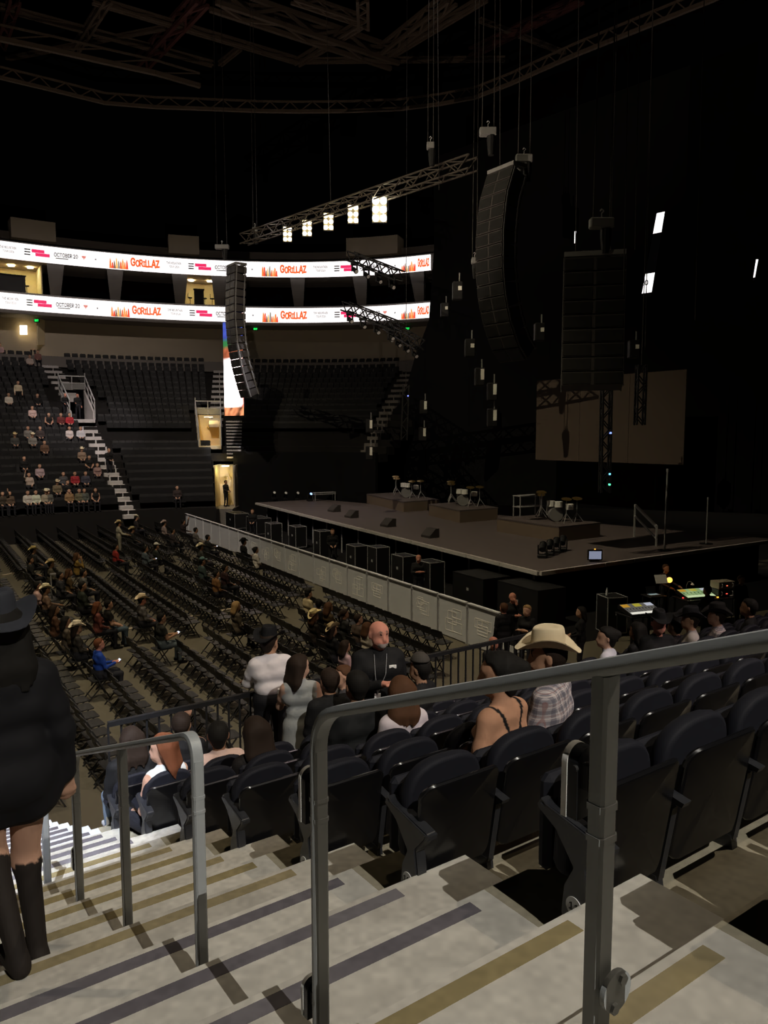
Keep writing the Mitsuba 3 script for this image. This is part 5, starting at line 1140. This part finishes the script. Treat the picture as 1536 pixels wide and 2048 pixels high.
sit_near(715, 1372, 7, 'man in a black shirt with his back turned, below the security man', -30, top=(.016, .017, .018), skin='brown', res=.014, dressed=True)
kk, M, H, tp = sit_near(805, 1385, 7, 'long haired woman in a pale lilac shirt with a black disc on the back', -35, hair='long', hc='brown', fem=True, skin='light', top=(.55, .49, .52), sleeve='short', arms=('lap', 'rest'), turn=20, **k_)
dd = basis(lathe([(.0001, .004), (.045, .004), (.045, 0), (.0001, 0)], 24), tp(.05, -.138, 1.12), (1, 0, 0), (0, 0, 1), (0, -1, 0)); part(kk, 'shirt_print', dd, 'm_ink', M=M, label='black disc print')
dd = basis((lathe([(.0001, .003), (.02, .003), (.02, 0), (.0001, 0)], 16)[0] * [.7, 1.3, 1], lathe([(.0001, .003), (.02, .003), (.02, 0), (.0001, 0)], 16)[1]), tp(.045, -.143, 1.12), (1, 0, 0), (0, 0, 1), (0, -1, 0)); part(kk, 'print_mark', dd, 'm_white', M=M)
sit_near(842, 1338, 6, 'dark haired person in black beside the short stair rails', -60, top=BK, skin='tan', hat='cap', hatc=(.05, .045, .04), res=.020)
sit_near(688, 1352, 5, 'small pale faced person between the two black jackets', -80, skin='light', top=(.04, .04, .045), hc='brown', res=.020, turn=-30)
p, k, v = near(757, 1268, 6, 1.67)
kk, M, H, tp = person(p, 165, 'bald bearded security man in black with a white name tag and hanging badge', 'stand', ('down', 'point'), 'red', (.011, .011, .012), (.010, .010, .011), hair='bald', hc='grey', beard=(.42, .36, .33), turn=-14, res=.011, fine=True, dressed=True, scale=1.03)
part(kk, 'name_tag', basis(rbox(-.036, .036, -.018, .018, 0, .006, .003), tp(-.105, .125, 1.335), (1, 0, 0), (0, 0, 1), (0, -1, 0)), 'm_white', M=M)
part(kk, 'badge', basis(rbox(-.03, .03, -.045, .045, 0, .006, .003), tp(.05, .155, 1.06), (1, 0, 0), (0, 0, 1), (0, -1, 0)), 'm_white', M=M)
part(kk, 'lanyard', tube([tp(-.06, .07, 1.45), tp(-.03, .15, 1.28), tp(.05, .158, 1.10)], .004, 5), 'm_grey', M=M); part(kk, 'lanyard', tube([tp(.06, .07, 1.45), tp(.07, .15, 1.28), tp(.05, .158, 1.10)], .004, 5), 'm_grey', M=M)
m_ = dict(res=.018)
sit_near(1316, 1246, 6, 'man in a black cowboy hat and black shirt looking towards the camera', 170, skin='red', top=BK, hat='cowboy', hatc=(.010, .010, .011), hc='dark', turn=8, **m_)
sit_near(1383, 1240, 6, 'man in a black cowboy hat and pale grey shirt, dark beard, below the desks', -70, skin='tan', top=(.36, .33, .32), hat='cowboy', hatc=(.010, .010, .012), hc='dark', turn=-10, **m_)
sit_near(1436, 1232, 6, 'man in a black hat and checked shirt, right of the grey shirt', -70, skin='light', hat='cowboy', hatc=(.012, .011, .011), topmat='m_plaid', dressed=True, hc='dark', **m_)
sit_near(1215, 1275, 6, 'woman with dark hair in a white top, seen in profile beside the tall flight case', -60, skin='light', hair='bun', hc='black', fem=True, top=(.50, .50, .56), turn=-25, **m_)
sit_near(1276, 1262, 5, 'person with dark hair in black, right of the woman in the white top', -40, top=BK, hair='long', hc='black', skin='brown', fem=True, **m_)
sit_near(1352, 1252, 5, 'person in dark clothes and a black hat half hidden between two hats', -40, top=(.02, .018, .02), hat='cowboy', hatc=(.014, .013, .013), **m_)
sit_near(1500, 1215, 6, 'dark clothed man at the right edge among the cowboy hats', -60, top=BK, skin='tan', **m_)
# --- the pit and the desks
f_ = dict(res=.022)
def fp(px, py, hh, face, label, pose, **k): return person(on_floor(px, py, hh), face, label, pose, **{**f_, **k})
fp(986, 1285, 1.62, 150, 'bald man low behind the black balustrade, left of the cream cowboy hat', 'stand', skin='red', hair='bald', hc='grey', top=BK)
fp(1008, 1217, 1.62, -20, 'security man in a black suit with his back turned, near the end of the barrier', 'stand', arms=('down', 'down'), skin='red', top=(.010, .010, .011), hc='brown')
fp(1025, 1190, 1.68, 172, 'bald man in black holding his chin, behind the man in the suit', 'stand', arms=('chin', 'cross'), skin='red', hair='bald', hc='grey', top=BK)
fp(1054, 1227, 1.55, 215, 'woman with a blond ponytail in black, facing the man in the suit', 'stand', arms=('cross', 'cross'), skin='light', hair='pony', hc='blond', fem=True, top=BK)
fp(1163, 1228, 1.58, -75, 'woman with dark hair in black left of the tall flight case', 'stand', skin='light', hair='long', hc='black', fem=True, top=BK)
fp(1415, 1190, 1.50, -30, 'crew member in black seen from behind at the long table', 'stand', arms=('fwd', 'fwd'), skin='tan', top=BK, hc='dark')
fp(1331, 1137, 1.62, 150, 'crew member in dark clothes behind the orange work light', 'stand', arms=('fwd', 'fwd'), skin='tan', top=(.03, .02, .02), hc='brown')
fp(1482, 1160, 1.62, 160, 'crew member in black at the far end of the long table', 'stand', skin='tan', top=BK, hc='brown')
fp(837, 1114, 1.66, 170, 'bald guard in black standing behind the barrier', 'stand', arms=('cross', 'cross'), skin='red', hair='bald', hc='grey', top=(.013, .013, .014))
fp(665, 1062, 1.66, 170, 'guard with brown hair in black in the pit, mid-way along the barrier', 'stand', skin='light', hc='brown', top=BK)
fp(505, 1023, 1.62, 180, 'guard in black near the far end of the barrier', 'stand', skin='light', hc='brown', top=BK)
pd = D(455, 968, 51.6); person([pd[0], pd[1] - .6, 1.1], 120, 'dark silhouette of a person standing in the lit doorway', 'stand', skin='brown', top=BK, bot=BK, res=.026)
# --- on the floor chairs
PHONES, FLP = [], []
FLR = [
 (432, 1148, 'man in a brown jacket sitting alone with hands in his lap', dict(top=(.17, .085, .035), skin='tan', hc='black')),
 (449, 1136, 'dark clothed person just behind the brown jacket', dict(top=(.03, .015, .015), skin='tan')),
 (472, 1212, 'woman with long blond hair, head bowed, on a floor chair', dict(hair='long', hc='blond', fem=True, top=(.10, .08, .06))),
 (616, 1187, 'man in a dark cap and tan shirt at the end of a floor row', dict(hat='cap', hatc=(.02, .018, .016), top=(.40, .33, .20), skin='light')),
 (636, 1207, 'person in black turning to the tan shirt', dict(top=BK, skin='light', turn=-60)),
 (657, 1214, 'woman with long brown hair, seen from behind, near the tan shirt', dict(hair='long', hc='brown', fem=True, top=(.06, .04, .02))),
 (628, 1232, 'person in a pale woven hat with long dark hair', dict(hair='long', hc='brown', hat='cowboy', hatc=(.55, .46, .24), fem=True, top=(.02, .015, .012), tilt=(.5, .0))),
 (688, 1228, 'woman with tied dark hair looking right', dict(hair='pony', hc='dark', fem=True, top=(.02, .02, .02), skin='tan', turn=10)),
 (716, 1238, 'man in a dark plaid shirt right of the tied dark hair', dict(top=(.07, .05, .04), skin='light', hc='dark', turn=15)),
 (664, 1260, 'person in black with a tan straw cowboy hat tipped sideways', dict(hat='cowboy', hatc=(.46, .36, .20), top=BK, tilt=(.3, -.5), hair='long', hc='dark')),
 (734, 1255, 'woman with brown hair and a white jacket behind the security man', dict(hair='long', hc='brown', fem=True, top=(.45, .40, .33))),
 (690, 1292, 'woman with long dark hair and a pink sleeve near the black jackets', dict(hair='long', hc='dark', fem=True, top=(.50, .34, .36))),
 (487, 1084, 'man in a black cowboy hat and black shirt close to the barrier', dict(hat='cowboy', hatc=(.010, .010, .010), top=BK, skin='tan')),
 (511, 1100, 'woman with dark tied hair and a white shirt close to the barrier', dict(hair='bun', hc='black', fem=True, top=(.50, .46, .42))),
 (167, 1034, 'person with a pale cowboy hat tilted back at the far end of the floor', dict(hat='cowboy', hatc=CRE, tilt=(-.5, .5), top=(.15, .08, .05))),
 (272, 1036, 'person under a round pale straw hat, far end of the floor', dict(hat='cowboy', hatc=CRE, tilt=(-.6, 0), top=(.03, .025, .025))),
 (264, 1060, 'person in dark clothes with a pale hat behind the standing man in white', dict(hat='cowboy', hatc=(.55, .45, .26), top=(.03, .03, .03))),
 (231, 1094, 'person in a red shirt in front of the standing man', dict(top=(.30, .035, .03), skin='tan')),
 (328, 1047, 'person in a pinkish hat and pale shirt at the far right of the crowd', dict(hat='cowboy', hatc=(.42, .32, .28), top=(.26, .20, .18))),
 (366, 1044, 'person in dark clothes with raised arm near the far barrier panels', dict(top=(.03, .022, .022), arms=('fwd', 'up'))),
 (391, 1060, 'person in a mottled grey shirt near the far barrier panels', dict(top=(.13, .12, .11))),
 (312, 1093, 'person in a white cap and dark green shirt', dict(hat='cap', hatc=(.62, .60, .55), top=(.03, .035, .03))),
 (290, 1098, 'person in a dull blue shirt left of the white cap', dict(arms=('phone', 'phone'), top=(.09, .11, .13))),
 (401, 1094, 'person in a cream hat near the barrier, mid floor', dict(hat='cowboy', hatc=CRE, top=(.05, .05, .045))),
 (404, 1123, 'person in a teal cap, seen from behind', dict(hat='cap', hatc=(.10, .17, .17), top=(.05, .07, .07))),
 (66, 1101, 'person in a yellowish hat at the left of the floor', dict(hat='cowboy', hatc=(.48, .38, .16), top=(.03, .03, .03))),
 (101, 1128, 'person in a tan cowboy hat and dark jacket, left floor rows', dict(hat='cowboy', hatc=(.50, .38, .20), top=(.09, .08, .06))),
 (119, 1151, 'dark haired person below the tan cowboy hat', dict(top=(.04, .04, .045), skin='tan')),
 (137, 1145, 'person with long hair in brown, right of the dark haired one', dict(hair='long', hc='brown', fem=True, top=(.09, .06, .03))),
 (153, 1112, 'woman in a mustard top with a raised hand', dict(fem=True, hair='long', hc='brown', top=(.24, .15, .04), arms=('lap', 'chin'))),
 (166, 1146, 'person in a grey patterned jacket beside the mustard top', dict(top=(.12, .12, .12))),
 (74, 1172, 'person in a pale pink shirt by the left edge', dict(top=(.52, .34, .32), skin='tan')),
 (91, 1179, 'person in a white cowboy hat and checked shirt beside the pink shirt', dict(hat='cowboy', hatc=(.66, .60, .42), top=(.22, .14, .10), arms=('fwd', 'lap'))),
 (108, 1219, 'woman with dark hair below the checked shirt', dict(fem=True, hair='long', hc='dark', top=(.10, .05, .03))),
 (164, 1178, 'broad man in a dark green jacket seen from behind', dict(top=(.03, .035, .028), skin='tan', scale=1.08)),
 (194, 1213, 'woman with reddish brown hair holding a cup', dict(fem=True, hair='long', hc='auburn', top=(.15, .05, .04), arms=('phone', 'lap'))),
 (216, 1209, 'man in a black shirt with a yellow collar and blue jeans', dict(top=(.014, .013, .012), bot=(.07, .10, .13), sleeve='short', skin='light')),
 (153, 1256, 'person in a large white cowboy hat with dark hair, left floor rows', dict(hat='cowboy', hatc=(.68, .60, .46), hair='long', hc='dark', top=(.04, .035, .03))),
 (131, 1243, 'person with black hair left of the large white hat', dict(top=(.10, .08, .06), hair='long', hc='black', fem=True)),
 (197, 1288, 'ginger haired man in a bright blue shirt looking at his telephone', dict(top=(.018, .055, .30), hc='auburn', skin='red', arms=('phone', 'phone'))),
 (283, 1200, 'man in a white cowboy hat and plaid shirt with a green cap held beside him', dict(hat='cowboy', hatc=(.66, .54, .38), top=(.13, .12, .12), skin='red')),
 (322, 1236, 'man in a dark shirt and jeans looking at a telephone', dict(top=(.025, .025, .022), bot=(.09, .11, .12), arms=('phone', 'phone'), sleeve='short')),
 (368, 1418, 'dark haired man on the floor chair nearest the front balustrade', dict(top=(.02, .02, .024), skin='light', turn=40)),
 (60, 1120, 'dark haired person at the left of the tan cowboy hat', dict(top=(.03, .03, .03))),
 (345, 1062, 'dark haired person among the group by the far barrier', dict(top=(.05, .04, .04))),
 (415, 1075, 'person in black by the barrier, beyond the cream hat', dict(arms=('phone', 'phone'), top=(.025, .025, .025)))]
for px, py, lab, k in FLR:
    k = dict(k); k.setdefault('arms', ('lap', 'lap')); k.setdefault('skin', 'tan'); p = on_floor(px, py, 1.22)
    FLP.append(p); _, M_, _, tp_ = person(p, A_V, lab, 'sit', res=.022 if py > 1180 else .028, **k)
    if k['arms'] == ('phone', 'phone'): PHONES.append((M_, tp_))
    r_ = math.radians(-A_V); c, s = math.cos(r_), math.sin(r_)
    t = thing('folding_chair', f'black folding chair under the {lab.split(" sitting")[0]}'[:200] if 0 else 'black folding chair that carries the ' + ' '.join(lab.split()[:10]), 'chair', 'occupied folding chairs')
    Mc = XF(p + np.array([-s * -.2, c * -.2, 0]), r_)
    for n in PF: part(t, n, PF[n], M=Mc)
person(on_floor(237, 1048, 1.62), 60, 'standing man in a tan cowboy hat and white shirt, far end of the floor', 'stand', hat='cowboy', hatc=(.58, .46, .27), top=(.50, .46, .38), bot=(.30, .28, .24), arms=('fwd', 'fwd'), res=.026)
for i, (M_, tp_) in enumerate(PHONES):
    o = np.array(np.array(M_.matrix) @ [*tp_(0, .44, 1.19), 1])[:3]; r_ = math.radians(-A_V)
    k = thing('telephone', f'lit telephone in the hands of a seated person on the floor, {ordinal(i)} from the front', 'telephone', 'telephones in the crowd'); part(k, 'case', mv(mv(rbox(-.075, .075, -.005, .005, -.04, .04, .003), rx=-.9), o, r_), 'm_black'); part(k, 'screen', mv(mv(box(-.07, .07, -.008, -.005, -.036, .036), rx=-.9), o, r_), 'm_ink', emitter=glow((.9, 1.0, 1.15)), label='glowing screen')
# --- in the opposite stand
STP = []
STD = [(41, 770, 'stand', 'person in a white shirt standing with his back turned, left stand', dict(top=(.62, .52, .38), bot=BK)), (22, 794, 'sit', 'person in a white shirt sitting below the standing one', dict(top=(.55, .50, .44))), (67, 676, 'sit', 'person in white on the top rows by the entry', dict(top=(.5, .5, .5))),
 (4, 686, 'sit', 'person in pink at the left edge of the top rows', dict(top=(.5, .34, .36))), (63, 712, 'sit', 'person in pale clothes under the entry', dict(top=(.5, .42, .38))), (79, 708, 'sit', 'person in dull red beside the pale clothes', dict(top=(.2, .1, .09))),
 (79, 785, 'sit', 'person in black holding something white', dict(top=BK)), (69, 818, 'sit', 'person in a white and pink top, left stand', dict(top=(.5, .36, .34))), (102, 824, 'sit', 'person in black with bare arms, left of the tunnel stair', dict(top=BK, sleeve='none')), (126, 829, 'sit', 'person in dark red next to the bare arms', dict(top=(.12, .03, .03))),
 (143, 832, 'sit', 'person in a bright red shirt below the tunnel', dict(top=(.36, .03, .04))), (143, 852, 'sit', 'woman in a white top below the red shirt', dict(top=(.55, .5, .5), fem=True, hair='long', hc='dark')), (165, 856, 'sit', 'man in a white shirt below the tunnel guards', dict(top=(.50, .50, .54))),
 (61, 858, 'sit', 'person in grey in the middle of the left stand', dict(top=(.16, .15, .14))), (35, 869, 'sit', 'person in a tan cowboy hat, left stand', dict(hat='cowboy', hatc=(.56, .44, .25), top=(.06, .06, .06))), (85, 861, 'sit', 'dark clothed person right of the grey one', dict(top=(.05, .04, .04))), (70, 871, 'sit', 'person in a pale hat and grey shirt', dict(hat='cowboy', hatc=CRE, top=(.20, .19, .18))),
 (94, 890, 'sit', 'person in brown with folded arms, left stand', dict(top=(.12, .07, .05))), (168, 900, 'sit', 'person in a white hat and brown shirt beside the stair', dict(hat='cowboy', hatc=CRE, top=(.24, .17, .13))), (183, 916, 'sit', 'man in a black shirt with bare arms beside the stair', dict(top=BK, sleeve='short')), (199, 922, 'sit', 'woman in dull pink beside the stair', dict(top=(.26, .17, .16), fem=True)),
 (64, 941, 'sit', 'person in a pale shirt with one arm raised', dict(top=(.40, .32, .28), arms=('lap', 'up'))), (85, 934, 'sit', 'person in a mauve shirt beside the raised arm', dict(top=(.36, .27, .30))), (54, 916, 'sit', 'person in black above the raised arm', dict(top=BK)), (132, 946, 'sit', 'person in grey left of the red top', dict(top=(.07, .07, .08))), (155, 946, 'sit', 'person in a red top in the lower left stand', dict(top=(.30, .03, .04))),
 (176, 952, 'sit', 'person in dark blue right of the red top', dict(top=(.05, .05, .07))), (120, 961, 'sit', 'person in a straw hat and olive shirt', dict(hat='cowboy', hatc=(.50, .42, .30), top=(.15, .12, .08))), (141, 960, 'sit', 'person in black right of the straw hat', dict(top=BK)), (174, 975, 'sit', 'person in a dull green shirt, lower stand', dict(top=(.08, .09, .08))),
 (196, 975, 'sit', 'woman in a black top with bare arms, lower stand', dict(top=BK, sleeve='none', fem=True, hair='long', hc='dark')), (144, 988, 'sit', 'person in a tan top at the front of the left stand', dict(top=(.24, .15, .08))), (78, 993, 'sit', 'person in a pale green shirt at the front of the left stand', dict(top=(.50, .52, .42))), (98, 986, 'sit', 'person in a pale hat behind the pale green shirt', dict(hat='cowboy', hatc=CRE, top=(.30, .26, .2))),
 (62, 996, 'sit', 'person in white and black at the front, left of the pale green shirt', dict(top=(.45, .42, .38))), (26, 996, 'sit', 'person in brown at the left front', dict(top=(.10, .07, .05))), (12, 998, 'sit', 'person with a raised pale hand at the left edge', dict(top=(.05, .04, .03), arms=('up', 'lap'))), (103, 1004, 'sit', 'person in a pale cap at the front of the left stand', dict(hat='cap', hatc=(.5, .48, .4), top=(.1, .1, .09))),
 (164, 988, 'sit', 'person in olive at the front of the left stand', dict(top=(.12, .11, .07))), (357, 984, 'sit', 'person sitting alone on the lowest rows left of the doorway', dict(top=(.04, .03, .03)))]
for px, py, pose, lab, k in STD:
    p, f = stand(px, py, 1.22 if pose == 'sit' else 1.62); k = dict(k); k.setdefault('skin', 'light'); k.setdefault('arms', ('lap', 'lap') if pose == 'sit' else ('down', 'down'))
    STP.append(p); person(p, f, lab, pose, res=.030, **k)
for px, py, lab, a in ((136, 786, 'bald guard in black standing in the tunnel with folded hands', ('lap', 'lap')), (160, 793, 'guard in black leaning on the right tunnel rail', ('down', 'fwd'))):
    p = bowl(OFF0 - RUN2 * 10.6, 0, 0); d = ray(px, py); zf = zt1 + .05; p = U(px, py, zf + 1.62); q = p if 40 < p[1] < 60 else D(px, py, 52.0)
    ss = on_row(px, 12); q = bowl(OFF0 - RUN2 * 12.9, ss, zf); person(q, 150, lab, 'stand', arms=a, skin='red', hair='bald' if px < 150 else 'short', hc='grey' if px < 150 else 'dark', top=BK, res=.028)
p, f = stand(222, 906, 1.62); person(p, f - 20, 'guard in black standing on the stair of the opposite stand', 'stand', arms=('lap', 'lap'), skin='light', hair='bald', hc='grey', top=BK, res=.028)
# ------------------------------------------------------------------ small things on the steps and floor
t = thing('cup_lid', 'white plastic cup lid lying by the end of row eight', 'lid'); p = S(urow(8) + .03, V11 + .12, zrow(8) + .002)
part(t, 'rim', mv(lathe([(.040, 0), (.046, .004), (.046, .012), (.040, .016), (.036, .010)], 20), p), 'm_white', 40); part(t, 'top', mv(lathe([(.0001, .004), (.040, .004), (.040, .010), (.0001, .010)], 20), p), 'm_white', 40)
solid('paper_scrap', mv(hull([(-.012, 0, 0), (.012, .004, 0), (.0, .012, .001), (.003, -.01, .006)]), S(urow(11) + .35, V11 + .28, zrow(11))), 'm_white', 'tiny white scrap of paper on the floor between the numbered end panels', 'litter')
t = thing('luggage_cart', 'pale upright tubular frame standing among the floor chairs at the left', 'frame'); a = U(112, 1222, 0)
for dx in (-.12, .12): part(t, 'upright', tube([a + [dx, 0, 0], a + [dx, 0, 1.25]], .02, 6), 'm_steel', 30)
part(t, 'top_bar', beam(a + [-.14, 0, 1.25], a + [.14, 0, 1.25], .05), 'm_steel')

# ------------------------------------------------------------------ the rows give way where somebody already sits; then the far masses are built
for t, p in CHPOS.items():
    if min(np.linalg.norm((p - q)[:2]) for q in FLP) < .46:
        for n in [n for n in scene if n.startswith(t + '__')]: del scene[n]
        labels.pop(t, None)
put('folding_chair_rows', cat([mv(whole, p, r_) for p, r_ in REST if min(np.linalg.norm((p - q)[:2]) for q in FLP) > .46]), 'm_chair')
seat_flat = cat([hull([(x * .22, y, z) for x, y, z in ((-1, -.05, .40), (1, -.05, .40), (-1, -.10, .80), (1, -.10, .80), (-.8, -.11, .86), (.8, -.11, .86), (-1, -.14, .6), (1, -.14, .6))]), box(-.21, .21, .02, .40, .34, .40)])
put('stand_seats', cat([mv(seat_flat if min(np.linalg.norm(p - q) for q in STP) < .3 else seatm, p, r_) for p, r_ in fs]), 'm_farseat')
